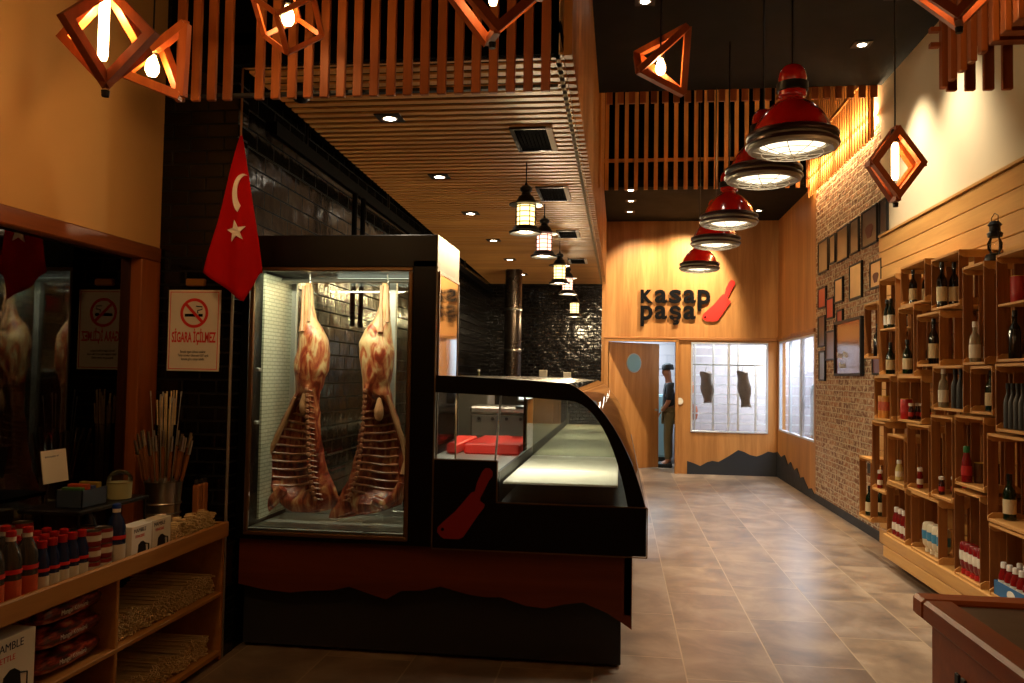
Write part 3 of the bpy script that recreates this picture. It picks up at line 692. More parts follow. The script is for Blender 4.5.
# ================================================================== picture frames on the brick wall
FR=[(10.49,10.99,2.91,3.32,'#6c5a44'),(10.14,10.42,2.96,3.31,'#8a7252'),(9.59,10.07,2.93,3.32,'#6f5a40'),(9.17,9.51,2.94,3.32,'#5b4a38'),(8.53,9.06,2.94,3.33,'#4a372a'),(8.22,8.46,2.98,3.33,'#201612'),(9.06,9.53,2.44,2.83,'#e6c68c'),(8.39,8.77,2.48,2.76,'#d8ac72'),(9.81,10.17,2.46,2.75,'#d2a878'),(10.59,10.99,2.46,2.73,'#b01812'),(10.21,10.56,2.30,2.56,'#b81a12'),(9.81,10.07,2.21,2.38,'#a01812'),(10.63,10.99,1.98,2.37,'#2a2320'),(10.14,10.59,1.80,2.16,'#6b4a35'),(10.63,10.94,1.55,1.93,'#7b7266')]
FD=['top row, far end, brownish portrait','top row, narrow, second from far end','third in the top row, pale brown photo','top row, narrow and dark, fourth from far end','top row, large and dark with reddish figure','top row, nearest, half cut by the cream wall','bright cream page in the middle of the wall','bright page with a dark drawing, near the crates','peach page with a dark patch, middle row','solid red one at the far end','solid red one hanging slightly lower than its red neighbour','small red one just above the big wooden board','black one under the red one at the far end','brown photo left of the big wooden board','lowest one at the far end, greyish']
figm=flat('picture_ink','#5a2018',.6)
def picture(x,y0,y1,z0,z1,col,label,kind=0):
    r=thing('picture_frame',label,'picture',(x,(y0+y1)/2,z0),'framed pictures on the brick wall')
    frame_x(MB(),y0,y1,z0,z1,x,.022,.025).build('frame',M['black_paint'],r)
    MB().box(x-.004,x+.01,y0+.02,y1-.02,z0+.02,z1-.02).build('print',flat('print_'+col[1:],col,.35,spec=.5,noise_amt=.35,nscale=6),r)
    if kind:
        yc=(y0+y1)/2; zc=z0+(z1-z0)*.38; wy=(y1-y0)*.22; hz=(z1-z0)*.22
        pts=[(yc+wy*math.cos(a)*(1+.25*math.sin(3*a)),zc+hz*math.sin(a)*(1+.2*math.cos(2*a))) for a in [2*PI*i/18 for i in range(18)]]
        MB().prism(pts,x-.007,x-.0045,'yz').build('print_figure',figm,r)
for i,(a,b,c,d,col) in enumerate(FR):
    picture(XR-.016,a,b,c,d,col,'framed picture on the brick wall, '+FD[i],kind=i in (4,7))
bd=thing('wooden_board','large glossy brown board in a dark frame low on the brick wall','board',(XR-.03,9.5,1.61))
frame_x(MB(),9.01,10.10,1.61,2.24,XR-.03,.03,.04).build('frame',M['black_paint'],bd)
MB().box(XR-.03,XR-.01,9.03,10.08,1.63,2.22).build('panel',flat('brown_glossy_board','#6e3a1c',.15,coat=.25),bd)
text('writing','Kasap Paşa',.10,M['paper'],(XR-.036,10.0,1.82),(R(90),0,R(-90)),bd,ext=.001)
text('writing','Pirzola',.10,M['paper'],(XR-.036,9.9,1.70),(R(90),0,R(-90)),bd,ext=.001)
dp=thing('picture_frame','small dark red picture low on the brick wall, half behind the first crate','picture',(XR-.016,8.56,1.65),'framed pictures on the brick wall')
frame_x(MB(),8.42,8.70,1.62,1.84,XR-.016,.02,.025).build('frame',M['black_paint'],dp); MB().box(XR-.02,XR-.008,8.44,8.68,1.64,1.82).build('print',flat('dark_red_print','#54161a',.3),dp)
so=None
tag(MB().cbox(XR-.012,XR-.001,8.78,8.90,.62,.72,.003).build('wall_socket',M['black_paint']),'small black socket low on the bare brick wall','socket')
# ================================================================== meat cabinet
YF=4.40
M['perf']=None
def perfmat():
    m,nt,p,o=newmat('slotted_white_panel'); tc,cb=planar(nt,'x')
    b=N(nt,'ShaderNodeTexBrick'); nt.links.new(cb.outputs[0],b.inputs['Vector']); b.inputs['Scale'].default_value=1; b.inputs['Brick Width'].default_value=.07; b.inputs['Row Height'].default_value=.022; b.inputs['Mortar Size'].default_value=.003
    b.inputs['Color1'].default_value=S('#b4b49e'); b.inputs['Color2'].default_value=S('#bebda8'); b.inputs['Mortar'].default_value=S('#8c8c7a'); nt.links.new(b.outputs[0],p.inputs['Base Color']); p.inputs['Roughness'].default_value=.35; p.inputs['Metallic'].default_value=.2
    return m
M['perf']=perfmat()
cab=thing('meat_display_cabinet','tall black refrigerated display cabinet with glass front holding two hanging carcasses','cabinet',(-1.56,4.7,.62))
MB().cbox(-2.115,-1.0,YF+.0,5.0,2.135,2.315,.004).build('top_panel',M['black_gloss'],cab)
MB().cbox(-2.115,-1.0,YF+.0,5.0,.62,.645,.004).build('bottom_panel',M['black_gloss'],cab)
MB().box(-2.115,-2.07,YF,5.0,.645,2.17).build('left_side_panel',M['black_gloss'],cab)
MB().box(-1.13,-1.0,YF,YF+.05,.645,2.17).build('front_border',M['black_gloss'],cab)
# bronze trim round the glass
z0,z1,x0,x1=.645,2.135,-2.062,-1.13
frame_y(MB(),x0,x1,z0,z1,YF-.004,.022,.02).build('glass_trim',M['bronze'],cab)
MB().box(x0+.022,x1-.022,YF+.002,YF+.008,z0+.022,z1-.022).build('front_glass',M['glass_green'],cab)
MB().box(-2.068,-2.055,YF+.17,4.98,.70,2.12).build('air_duct_panel',M['perf'],cab)
MB().box(-2.06,-1.01,YF+.03,4.98,.645,.675).build('floor_tray',M['steel_soft'],cab)
MB().box(-2.05,-1.04,YF+.06,4.6,.675,.682).build('drip_tray',M['steel'],cab)
b=MB(); frame_y(b,-2.06,-1.01,.675,2.15,4.98,.035,.03); b.box(-1.42,-1.38,4.96,5.0,.70,2.13); rdf=b.build('rear_door_frame',M['steel_soft'],cab)
MB().box(-2.03,-1.04,4.984,4.988,.71,2.12).build('rear_glass',M['glass_green'],rdf)
MB().box(-1.012,-1.0,4.46,4.98,.645,2.17).build('right_side_frame',M['steel_soft'],cab)
MB().box(-.9995,-.994,YF,5.0,.62,2.315).build('right_cladding',flat('pale_satin_panel','#8f8068',.45,metal=.2),cab)
MB().box(-.9935,-.990,YF+.05,4.97,1.0,2.10).build('side_mirror_glass',M['mirror'],cab)
mf=MB(); frame_x(mf,YF+.03,4.985,.98,2.12,-.989,.02,.006); mf.build('side_trim',M['bronze'],cab)
MB().tube([(-2.03,4.75,2.10),(-1.05,4.75,2.10)],.014,10).build('hanging_rail',M['steel'],cab)
MB().tube([(-1.72,4.86,2.12),(-1.14,4.86,2.12)],.010,10).build('light_tube',M['tube_white'],cab)
for zz in (1.25,1.55): MB().cbox(-2.052,-2.03,4.46,4.50,zz,zz+.02,.003).build('hinge',M['steel_soft'],cab)
aim(light('AREA','cabinet_light',(-1.56,4.46,2.12),8,(1,.96,.72),.9,sy=.06),(-1.56,4.85,1.2))

# ---- carcasses
def meatmat():
    m,nt,p,o=newmat('raw_meat'); tc=N(nt,'ShaderNodeTexCoord')
    mp=N(nt,'ShaderNodeMapping'); mp.inputs['Scale'].default_value=(2.2,2.2,.7); nt.links.new(tc.outputs['Object'],mp.inputs[0])
    n=N(nt,'ShaderNodeTexNoise'); n.inputs['Scale'].default_value=9; n.inputs['Detail'].default_value=6; n.inputs['Distortion'].default_value=1.2; nt.links.new(mp.outputs[0],n.inputs['Vector'])
    sp=N(nt,'ShaderNodeSeparateXYZ'); nt.links.new(tc.outputs['Object'],sp.inputs[0])
    mr=N(nt,'ShaderNodeMapRange'); mr.inputs['From Min'].default_value=-.70; mr.inputs['From Max'].default_value=-.25; mr.inputs['To Min'].default_value=-.03; mr.inputs['To Max'].default_value=.19; nt.links.new(sp.outputs[2],mr.inputs[0])
    ad=N(nt,'ShaderNodeMath'); ad.operation='ADD'; nt.links.new(n.outputs[0],ad.inputs[0]); nt.links.new(mr.outputs[0],ad.inputs[1])
    r=ramp(nt,ad.outputs[0],[(.34,'#4c1206'),(.47,'#7e2a14'),(.57,'#a05a34'),(.68,'#b8966a')])
    nt.links.new(r.outputs[0],p.inputs['Base Color']); p.inputs['Roughness'].default_value=.38; p.inputs['Subsurface Weight'].default_value=.0
    b=N(nt,'ShaderNodeBump'); b.inputs['Strength'].default_value=.5; b.inputs['Distance'].default_value=.01; nt.links.new(n.outputs[0],b.inputs['Height']); nt.links.new(b.outputs[0],p.inputs['Normal'])
    return m
M['meat']=meatmat()
M['bone']=flat('rib_bone','#a86c4c',.4,noise_amt=.45,nscale=30)
M['fat']=flat('kidney_fat','#b07c54',.4,noise_amt=.25,nscale=20)
PX=.0059
def interp(rows,t):
    for a,b in zip(rows,rows[1:]):
        if a[0]<=t<=b[0]:
            k=(t-a[0])/(b[0]-a[0]); k=k*k*(3-2*k)*.4+k*.6
            return [a[i]+(b[i]-a[i])*k for i in range(len(a))]
    return list(rows[-1])
def carcass(label,rows,spine,cx,top,side,fat,flap,foreleg,tail):
    "rows: (py,xl,xr,thick); spine: list (py,px); side -1: cavity left of the spine, +1: right"
    r=thing('hanging_carcass',label,'carcass',top,'split carcasses hanging in the cabinet')
    tx,ty,tz=top
    W=lambda px,py,y=0:(tx+(px-cx)*PX,ty+y,tz+(280-py)*PX)
    def sp(py):
        for a,b in zip(spine,spine[1:]):
            if a[0]<=py<=b[0]: return a[1]+(b[1]-a[1])*(py-a[0])/(b[0]-a[0])
        return spine[0][1] if py<spine[0][0] else spine[-1][1]
    y0_,y1_=rows[0][0],rows[-1][0]; n=74; nu=22
    V=[];F=[]
    def front(px,py,xl,xr,t):
        u=(px-xl)/(xr-xl); bulge=math.sqrt(max(0,1-(2*u-1)**2))
        y=-t*bulge*.62
        s=sp(py)
        if 392<py<500:
            k=min(1,(py-392)/16)*min(1,(500-py)/14)
            if side<0: c=(px-(xl+5))/(s-2-(xl+5))
            else: c=(px-(s+2))/((xr-5)-(s+2))
            if 0<c<1: y+= k*t*1.05*math.sin(PI*c)**.6
        if py>385 : y-= .016*math.exp(-((px-s)/3.0)**2)
        q=noise.noise(Vector((px*.09,py*.05,side*3.))); y+=q*.012*min(1,t/.08)
        return y
    for i in range(n+1):
        py=y0_+(y1_-y0_)*i/n; _,xl,xr,t=interp(rows,py)
        wv=noise.noise(Vector((py*.08,1.3,side)))*1.6*(1 if t>.05 else .2); xl+=wv; xr+=noise.noise(Vector((py*.09,7.3,side)))*1.6*(1 if t>.05 else .2)
        for j in range(nu+1):
            px=xl+(xr-xl)*j/nu; V.append(W(px,py,front(px,py,xl,xr,t)))
        for j in range(nu-1,0,-1):
            u=j/nu; px=xl+(xr-xl)*u; V.append(W(px,py,t*.55*math.sqrt(max(0,1-(2*u-1)**2))))
    m=2*nu
    for i in range(n):
        for j in range(m): F.append((i*m+j,i*m+(j+1)%m,(i+1)*m+(j+1)%m,(i+1)*m+j))
    F.append(tuple(range(m))); F.append(tuple(range(n*m,(n+1)*m))[::-1])
    MB().add(V,F).build('flesh',M['meat'],r,smooth=True)
    # ribs
    for k in range(12):
        py=409+k*7.1; _,xl,xr,t=interp(rows,py); s=sp(py)
        e=xl+6 if side<0 else xr-6
        st=s-1 if side<0 else s+1
        pts=[];dz=(5.5-k)*1.25
        for q in range(9):
            c=q/8; px=st+(e-st)*c; yy=front(px,py,xl,xr,t)-.004
            pts.append(W(px,py+dz*math.sin(PI*c*.5)*-.9+ (2.2*math.sin(PI*c)),yy))
        MB().tube(pts,[.0095]+[.0085]*7+[.005],6).build('rib',M['bone'],r,smooth=True)
    # vertebrae
    vb=MB(); py=388
    while py<500:
        s=sp(py); _,xl,xr,t=interp(rows,py); y=front(s,py,xl,xr,t)
        x,yy,z=W(s,py,y-.002); vb.lathe([(0,-.013),(.011,-.009),(.013,0),(.011,.009),(0,.013)],(x,yy,z),8,cap=False)
        o=-side*4.5; x2,y2,z2=W(s+o+(-side)*(py-388)*.03,py+1.5,front(s+o,py,xl,xr,t)-.002)
        vb.tube([(x,yy,z),(x2,y2,z2)],.0042,5); py+=5.4
    sb=vb.build('backbone',M['bone'],r,smooth=True)
    x,y,z=W(fat[0],fat[1],-.05); MB().lathe([(0,-.06),(.018,-.05),(.028,-.022),(.028,.01),(.02,.04),(.01,.075),(0,.08)],(x,y,z),14,cap=False).build('kidney_fat',M['fat'],r,smooth=True)
    # flap of belly wall and shank
    MB().tube([W(*p) for p in flap],[.008,.015,.017,.014,.018][:len(flap)],8).build('belly_flap',M['fat'],r,smooth=True)
    MB().tube([W(*p) for p in foreleg],[.03,.035,.03,.02][:len(foreleg)],10).build('foreleg',M['meat'],r,smooth=True)
    # bones of the shank with the split tendon
    MB().tube([W(cx-2.6,283,-.02),W(cx-3,300,-.025),W(cx-1.5,318,-.045),W(cx-1,330,-.06)],[.012,.009,.012,.018],8).build('shank_bone',M['fat'],r,smooth=True)
    MB().tube([W(cx+2.6,283,-.02),W(cx+3.4,300,-.02),W(cx+5,320,-.045)],[.011,.008,.01],8).build('tendon',M['fat'],r,smooth=True)
    MB().tube([(tx,ty,tz-.03),(tx+.015,ty,tz+.0),(tx+.012,ty,tz+.05),(tx-.004,ty,tz+.058)],.005,6).build('hook',M['steel'],r)
    return r
rowsL=[(280,302,307,.02),(285,299.5,309.5,.035),(300,300,311,.035),(316,299,314,.05),(326,297,321,.085),(338,296,327,.12),(352,295,329,.14),(366,293,329,.14),(380,294,324,.12),(392,294,320,.10),(405,288,320,.09),(420,280,321,.085),(438,271,323,.08),(452,266,326,.08),(468,265,330,.08),(480,267,335,.08),(490,271,341,.075),(499,276,345,.065),(506,283,341,.05),(511,293,320,.03)]
carcass('left split carcass hanging in the glass cabinet, ribs opening to the left',rowsL,[(380,311),(440,312),(470,315),(500,322)],304,(-1.865,4.74,2.085),-1,(307,404),[(297,396,-.05),(284,424,-.03),(270,452,-.02),(264,470,0),(268,486,-.02)],[(285,488,-.02),(276,500,-.02),(264,512,-.02),(255,524,-.02)],0)
rowsR=[(280,381,386,.02),(286,379.5,388,.035),(300,379,389,.035),(316,374,390,.05),(328,364,392,.09),(342,358,394,.13),(355,359,395,.14),(370,361,394,.13),(384,363,391,.11),(398,364,394,.095),(414,363,400,.09),(430,361,405,.085),(446,358,408,.08),(462,355,409,.08),(478,350,409,.08),(490,344,409,.07),(500,338,405,.065),(508,333,385,.05),(516,331,345,.025)]
carcass('right split carcass hanging in the glass cabinet, ribs opening to the right',rowsR,[(380,370),(440,366),(470,363),(505,352)],384,(-1.385,4.74,2.085),1,(383,408),[(391,392,-.05),(398,414,-.03),(406,436,-.02),(409,455,0),(407,470,-.02)],[(378,496,-.02),(390,500,-.02),(400,492,-.02),(406,478,-.02)],0)

# ================================================================== counter base and curved display case
base=thing('counter_base','long dark counter base with reddish veneer cut in a mountain line over anthracite','counter',(-1,4.5,0))
MB().cbox(-2.10,.02,YF+.10,10.2,.02,.61,.004).build('anthracite_core',M['darkgrey'],base)
XB=.075
mtn=[(-2.10,.615),(-2.10,.37),(-1.98,.345),(-1.85,.335),(-1.75,.345),(-1.62,.352),(-1.52,.345),(-1.42,.37),(-1.33,.375),(-1.22,.345),(-1.12,.32),(-1.05,.34),(-.98,.37),(-.90,.362),(-.80,.39),(-.70,.392),(-.58,.365),(-.48,.36),(-.36,.325),(-.24,.30),(-.16,.305),(-.06,.345),(0,.34),(.035,.27),(XB,.22),(XB,.615)]
mtn=[(-2.10,.615),(-2.10,.365),(-1.95,.34),(-1.80,.33),(-1.70,.345),(-1.55,.355),(-1.46,.38),(-1.38,.355),(-1.25,.32),(-1.17,.37),(-1.05,.378),(-.95,.405),(-.80,.37),(-.70,.36),(-.62,.365),(-.48,.325),(-.38,.318),(-.28,.345),(-.18,.36),(-.05,.31),(XB,.232),(XB,.615)]
MB().prism(mtn,YF+.03,YF+.055).build('veneer_panel',M['redwood'],base)
MB().cbox(.03,XB,YF+.03,10.2,.30,.615,.004).build('side_veneer_panel',M['redwood'],base)
for x in (-1.10,-.62,-1.75): MB().lathe([(.02,0),(.022,.01),(.012,.02)],(x,4.55,0),12).build('foot',M['steel'],base)

dc=thing('display_case','black curved glass refrigerated display case running along the counter','display case',(-.45,4.4,.62))
YE=10.1
MB().cbox(-.99,.145,YF-.01,YF+.04,.62,.872,.003).build('front_panel',M['black_gloss'],dc)
MB().cbox(-.99,-.645,YF-.01,YF+.04,.872,1.092,.003).build('side_panel',M['black_gloss'],dc)
e=MB(); 
e.box(-.995,.15,YF-.013,YF-.008,.612,.618).box(-.99,-.645,YF-.013,YF-.008,1.09,1.096).box(-.648,-.642,YF-.013,YF-.008,.872,1.09).box(-.645,.148,YF-.013,YF-.008,.870,.876).box(.146,.152,YF-.013,YF-.004,.615,.872).box(-.995,-.990,YF-.013,YF-.008,.615,1.53)
e.build('edge_strip',M['bronze'],dc)
cleaver('cleaver_blade',dc,-.955,.675,.42,YF-.014,YF-.010,M['red_dark'])
disc_y(MB(),(-.935,.72),.009,YF-.016,YF-.014,12).build('hole_mark',M['black_letter'],dc)
# curved band
def prof(off):
    pts=[(-.99,1.545-off),(-.60,1.532-off),(-.27,1.515-off)]
    P0=(-.27,1.515-off);P1=(-.10-off*.3,1.44-off*.2);P2=(.06-off*.8,1.20);P3=(.14-off*1.0,.872)
    for k in range(1,13):
        t=k/12; a=(1-t)**3;b=3*t*(1-t)**2;c=3*t*t*(1-t);d=t**3
        pts.append((a*P0[0]+b*P1[0]+c*P2[0]+d*P3[0],a*P0[1]+b*P1[1]+c*P2[1]+d*P3[1]))
    return pts
po=prof(0);pi=prof(.092)
MB().prism(po+pi[::-1],YF-.005,YF+.035).build('end_arch',M['black_gloss'],dc)
def strip(name,pp,y0,y1,th,mat,a=0,b=None):
    pp=pp[a:b]; vs=[];n=len(pp)
    for y in (y0,y1):
        for (x,z) in pp: vs.append((x,y,z))
        for (x,z) in pp: vs.append((x-th*.7,y,z-th))
    fs=[]
    for i in range(n-1):
        fs+=[(i,i+1,2*n+i+1,2*n+i),(n+i,n+i+1,3*n+i+1,3*n+i),(i,i+1,n+i+1,n+i),(2*n+i,2*n+i+1,3*n+i+1,3*n+i)]
    fs+=[(0,n,3*n,2*n),(n-1,2*n-1,4*n-1,3*n-1)]
    return MB().add(vs,fs).build(name,mat,dc,smooth=True)
strip('curved_glass',po,YF+.035,YE,.006,glassmat('curved_front_glass',(.45,.44,.40,1),refl=2.4),2,None)
strip('top_shelf',po,YF+.035,YE,.02,flat('grey_counter_top','#6b665e',.2,spec=.6),0,3)
MB().prism(po+pi[::-1],YE,YE+.035).build('end_arch',M['black_gloss'],dc)
MB().box(-.64,.0,YF+.01,YF+.016,.875,1.44).build('end_glass',M['glass'],dc)
MB().box(-.985,-.66,YF+.01,YF+.016,1.095,1.46).build('end_glass',M['glass'],dc)
MB().tube([(-.66,YF+.02,1.095),(-.635,YF+.02,1.45)],.006,6).build('glass_post',M['steel_soft'],dc)
MB().cbox(.115,.145,YF+.04,YE,.62,.872,.003).build('long_front_panel',M['black_gloss'],dc)
MB().box(-.64,.115,YF+.04,YE,.83,.86).build('well_floor',M['black_paint'],dc)
M['deck']=flat('steel_meat_deck','#e6dfc8',.35,metal=.1)
for k in range(9):
    y=4.47+k*.62; MB().cbox(-.625,-.005,y,y+.61,.962,.975,.003).build('deck_tray',M['deck'],dc)
MB().box(-.655,-.64,YF+.04,YE,.83,1.03).build('rear_panel',M['black_paint'],dc)
MB().box(-.66,-.64,YF+1.3,YE,1.03,1.46).build('rear_glass',M['glass'],dc)
MB().prism([(-.62,.98),(-.62,1.41)]+[(x-.03,min(z,1.41)) for x,z in prof(.03) if x>-.2 and z>.99]+[(.06,.98)],5.95,5.958).build('divider_glass',glassmat('fogged_divider',(.62,.64,.55,1),refl=1.0,rough=.4),dc)  # added pale pane standing for the foggy reflection inside the curved glass
MB().tube([(-.50,YF+.1,1.435),(-.50,YE-.1,1.42)],.012,8).build('light_tube',M['tube_white'],dc)
wc=thing('service_worktop','long steel worktop on a dark body behind the display case','worktop',(-1.0,5.02,.62))
MB().cbox(-1.35,-.665,5.02,YE,.93,.97,.004).build('worktop',M['steel_soft'],wc)
MB().cbox(-1.33,-.68,5.04,YE,.62,.93,.004).build('operator_panel',M['black_paint'],wc)
for y in (5.0,6.4,8.0,9.4):
    light('AREA','case_light',(-.48,y,1.40),7.0 if y<6 else 3,(1,.95,.75),.9,sy=.08)
# red boards, machines on the worktop
def slab(x0,x1,y0,y1,z,label):
    o=MB().cbox(x0,x1,y0,y1,z,z+.075,.01).build('cutting_board',M['red_paint'],loc=((x0+x1)/2,(y0+y1)/2,z)); tag(o,label,'cutting board'); return o
slab(-1.13,-.72,6.0,6.9,.971,'red cutting board in the middle of the worktop behind the display case')
slab(-1.33,-1.17,5.9,6.8,.971,'red cutting board nearest the cabinet, seen through the side glass')
slab(-.90,-.70,8.0,8.5,.971,'small red cutting board farthest back behind the grey machines')
def machine(x0,x1,y0,y1,z0,z1,label):
    r=thing('packing_machine',label,'machine',((x0+x1)/2,(y0+y1)/2,z0))
    MB().cbox(x0,x1,y0,y1,z0+.02,z1-.07,.015).build('body',flat('grey_machine_body','#5b5852',.4,metal=.4),r)
    MB().cbox(x0-.01,x1+.01,y0-.01,y1,z1-.07,z1,.02).build('lid',M['steel'],r)
    for i in range(5): MB().lathe([(.018,0),(.016,.012)],(0,0,0),10)
    k=MB()
    for i in range(4): k.tube([(x0+.08+i*(x1-x0-.16)/3,y0-.005,z1-.11),(x0+.08+i*(x1-x0-.16)/3,y0-.022,z1-.11)],.016,10)
    k.build('control_knobs',M['black_paint'],r)
    for a in (x0+.04,x1-.04):
        for b in (y0+.05,y1-.05): MB().lathe([(.02,0),(.015,.02)],(a,b,z0),10).build('foot',M['black_paint'],r)
machine(-1.34,-.80,7.4,7.85,.971,1.27,'wide grey vacuum packing machine on the worktop behind the middle red board')
machine(-.98,-.70,9.2,9.6,.971,1.20,'smaller steel machine standing farther back on the worktop')
s_=thing('price_scale','white lit scale display standing behind the grey packing machine','scale',(-.9,8.75,.971))
MB().tube([(-.95,8.75,.972),(-.95,8.75,1.3)],.015,8).build('post',M['steel'],s_)
MB().cbox(-1.08,-.80,8.72,8.78,1.28,1.42,.01).build('display_housing',M['steel_soft'],s_); MB().box(-1.06,-.82,8.715,8.72,1.30,1.40).build('screen',emis('lit_screen','#e8eee4',1.4),s_)
# hood at the back with small boxes on it
hd=thing('cooking_hood','dark grill hood under the flue pipe at the back of the kitchen','hood',(-1.5,12,0))
MB().prism([(-2.0,.02),(-2.0,1.35),(-1.7,1.52),(-1.35,1.52),(-.9,1.25),(-.75,1.0),(-.75,.02)],11.6,12.5).build('hood_body',M['black_metal'],hd)
MB().cbox(-1.9,-.8,11.55,11.6,.5,.98,.01).build('grill_door',M['steel'],hd)
for (x,y,z,w_,h_,lb) in ((-.98,10.6,0,.10,.17,'pale grey box on the far worktop, left of the lanterns'),(-.72,11.4,0,.10,.15,'dim grey box standing at the far end of the worktop')):
    t=thing('paper_towel_box',lb,'box',(x,y,1.35)); MB().cbox(x-w_/2,x+w_/2,y-.05,y+.05,1.46,1.46+h_,.006).build('carton',flat('carton_grey','#a49c8c',.6),t)
    MB().tube([(x,y,0.0),(x,y,1.46)],.012,8).build('stand',M['steel'],t)
bt_=thing('oil_bottle','small bottle with pale cap at the kitchen wall, just above the counter edge','bottle',(-2.0,10.6,1.3))
MB().lathe([(.0,1.42),(.035,1.425),(.035,1.53),(.014,1.56),(.014,1.60)],(-1.82,10.6,0),12).build('bottle_body',flat('olive_glass','#4c4a20',.15),bt_,smooth=True)
MB().lathe([(.016,1.60),(.016,1.625)],(-1.82,10.6,0),12).build('cap',M['paper'],bt_)
cbk=thing('kitchen_cupboard','steel post cupboard against the tiled kitchen wall','cupboard',(-1.85,10.6,0))
MB().cbox(-2.05,-1.65,10.4,10.9,.02,1.40,.01).build('body',M['steel_soft'],cbk); MB().cbox(-2.03,-1.67,10.385,10.4,.1,1.36,.004).build('door',M['steel'],cbk)
MB().tube([(-1.70,10.38,.7),(-1.70,10.36,.7),(-1.70,10.36,.9),(-1.70,10.38,.9)],.008,6).build('handle',M['steel'],cbk)
# ================================================================== crates
XC0,XC1=2.225,2.498
def crate(y0,y1,z0,z1,label,mid=None):
    r=thing('wooden_crate',label,'crate',((XC0+XC1)/2,(y0+y1)/2,z0),'pine crates on the plank wall')
    t=.016; c=.03
    for z in (z0,z1-t):
        poly=[(XC0+c*.4,y0+.012),(XC1,y0+.012),(XC1,y1-.012),(XC0+c*.4,y1-.012),(XC0,y1-.012-c),(XC0,y0+.012+c)]
        MB().prism(poly,z,z+t,'xy').build('end_panel',M['crate_end'],r)
    D=XC1-XC0
    for yy in (y0+.012,y1-.022):
        for a,b in ((XC0+.004,XC0+.066),(XC0+.102,XC0+.160),(XC0+.196,XC0+.250)):
            MB().cbox(a,b,yy,yy+.010,z0+.001,z1-.001,.002).build('side_slat',M['crate'],r)
    w_=(y1-y0-.03)/2
    for i in range(2):
        a=y0+.008+i*(w_+.006); MB().cbox(XC1,XC1+.008,a,a+w_*.55,z0,z1,.002).build('back_slat',M['crate'],r)
    for zz,up_ in ((z0,1),(z1,-1)):
        pl_=[(XC0,zz),(XC0+.215,zz),(XC0+.215,zz+up_*.030),(XC0+.185,zz+up_*.05),(XC0+.03,zz+up_*.05),(XC0,zz+up_*.030)]
        for yy in (y0,y1-.034): MB().prism(pl_,yy,yy+.011).build('end_batten',M['crate_end'],r)
    for z in ():
        MB().prism([(y0+.023,z),(y0+.045,z),(y0+.023,z+.03)],XC0+.012,XC0+.03,'yz').build('corner_block',M['crate_end'],r)
    if mid: MB().cbox(XC0+.01,XC1,y0+.011,y1-.011,mid,mid+.014,.002).build('shelf',M['crate_end'],r)
    return r
# bottle kinds ------------------------------------------------------
def proto(kind):
    r=thing(kind[0],'', kind[1],(0,0,0))
    return r
def mk_wine(glass,label,cap,h=.30,r=.036,name='wine_bottle'):
    o=thing(name,'','bottle')
    MB().lathe([(0,0),(r,.004),(r,h*.58),(r*.85,h*.66),(.014,h*.76),(.013,h*.95),(.015,h*.96),(.015,h)],n=14).build('glass_body',glass,o,smooth=True)
    if label: MB().lathe([(r+.0008,h*.14),(r+.0008,h*.46)],n=14,cap=False).build('paper_label',label,o,smooth=True)
    MB().lathe([(.0158,h*.88),(.0158,h+.004)],n=12).build('cap',cap,o,smooth=True)
    return o
def mk_sauce(body,label,cap,h=.22,r=.034,name='sauce_bottle',fl=False):
    o=thing(name,'','bottle')
    MB().lathe([(0,0),(r,.004),(r*1.02,h*.3),(r*.92,h*.6),(r*.55,h*.78),(.016,h*.84)],n=14).build('plastic_body',body,o,smooth=True)
    MB().lathe([(.020,h*.82),(.020,h*.97),(.016,h)],n=14).build('cap',cap,o,smooth=True)
    MB().lathe([(r*1.03,h*.20),(r*1.035,h*.3),(r*1.0,h*.46)],n=14,cap=False).build('paper_label',label,o,smooth=True)
    return o
def mk_squeeze(body,label,cap,h=.20,r=.036,name='squeeze_bottle'):
    "stands on its wide cap"
    o=thing(name,'','bottle')
    MB().lathe([(0,0),(.026,.002),(.026,.03),(.020,.034)],n=14).build('cap',cap,o,smooth=True)
    MB().lathe([(.020,.034),(r*.9,.06),(r*1.05,h*.6),(r*.95,h*.93),(r*.7,h),(0,h)],n=14).build('plastic_body',body,o,smooth=True)
    MB().lathe([(r*1.0,h*.45),(r*1.06,h*.6),(r*1.04,h*.74)],n=14,cap=False).build('paper_label',label,o,smooth=True)
    return o
def mk_can(body,lid,h=.12,r=.036,name='tin_can',band=None):
    o=thing(name,'','can')
    MB().lathe([(r*.96,0),(r,.004),(r,h-.004),(r*.96,h)],n=16).build('tin_body',body,o,smooth=True)
    MB().lathe([(r*.97,h),(r*.97,h+.003),(r*.9,h+.001),(0,h+.001)],n=16,cap=False).build('lid',lid,o,smooth=True)
    if band: MB().lathe([(r+.0008,h*.35),(r+.0008,h*.75)],n=16,cap=False).build('band',band,o,smooth=True)
    return o
g_dark=flat('dark_bottle_glass','#0d0b08',.08,spec=.6); g_green=flat('green_bottle_glass','#10200f',.08,spec=.6); g_clear=flat('pale_bottle_glass','#c9bfa4',.08,spec=.6,trans=.6)
p_white=flat('white_label','#e0d8c4',.6); p_cream=flat('cream_label','#d6c49a',.6); p_blue=flat('blue_label','#3a86b0',.5); p_red=flat('red_label','#b3221c',.5)
k_red=flat('ketchup_red','#7e0f0c',.25); k_white=flat('white_plastic','#e6e0d2',.35); k_mayo=flat('mayonnaise_cream','#ddd2b4',.3); k_green=flat('green_cap','#1e6a34',.4); k_yellow=flat('yellow_cap','#d6b13a',.4); k_orange=flat('orange_tin','#cf8a3a',.4); k_blackcap=flat('black_cap','#0c0b0a',.35); k_redcap=flat('red_cap','#b01a16',.35); k_pepper=flat('peppercorn_black','#16120f',.5)
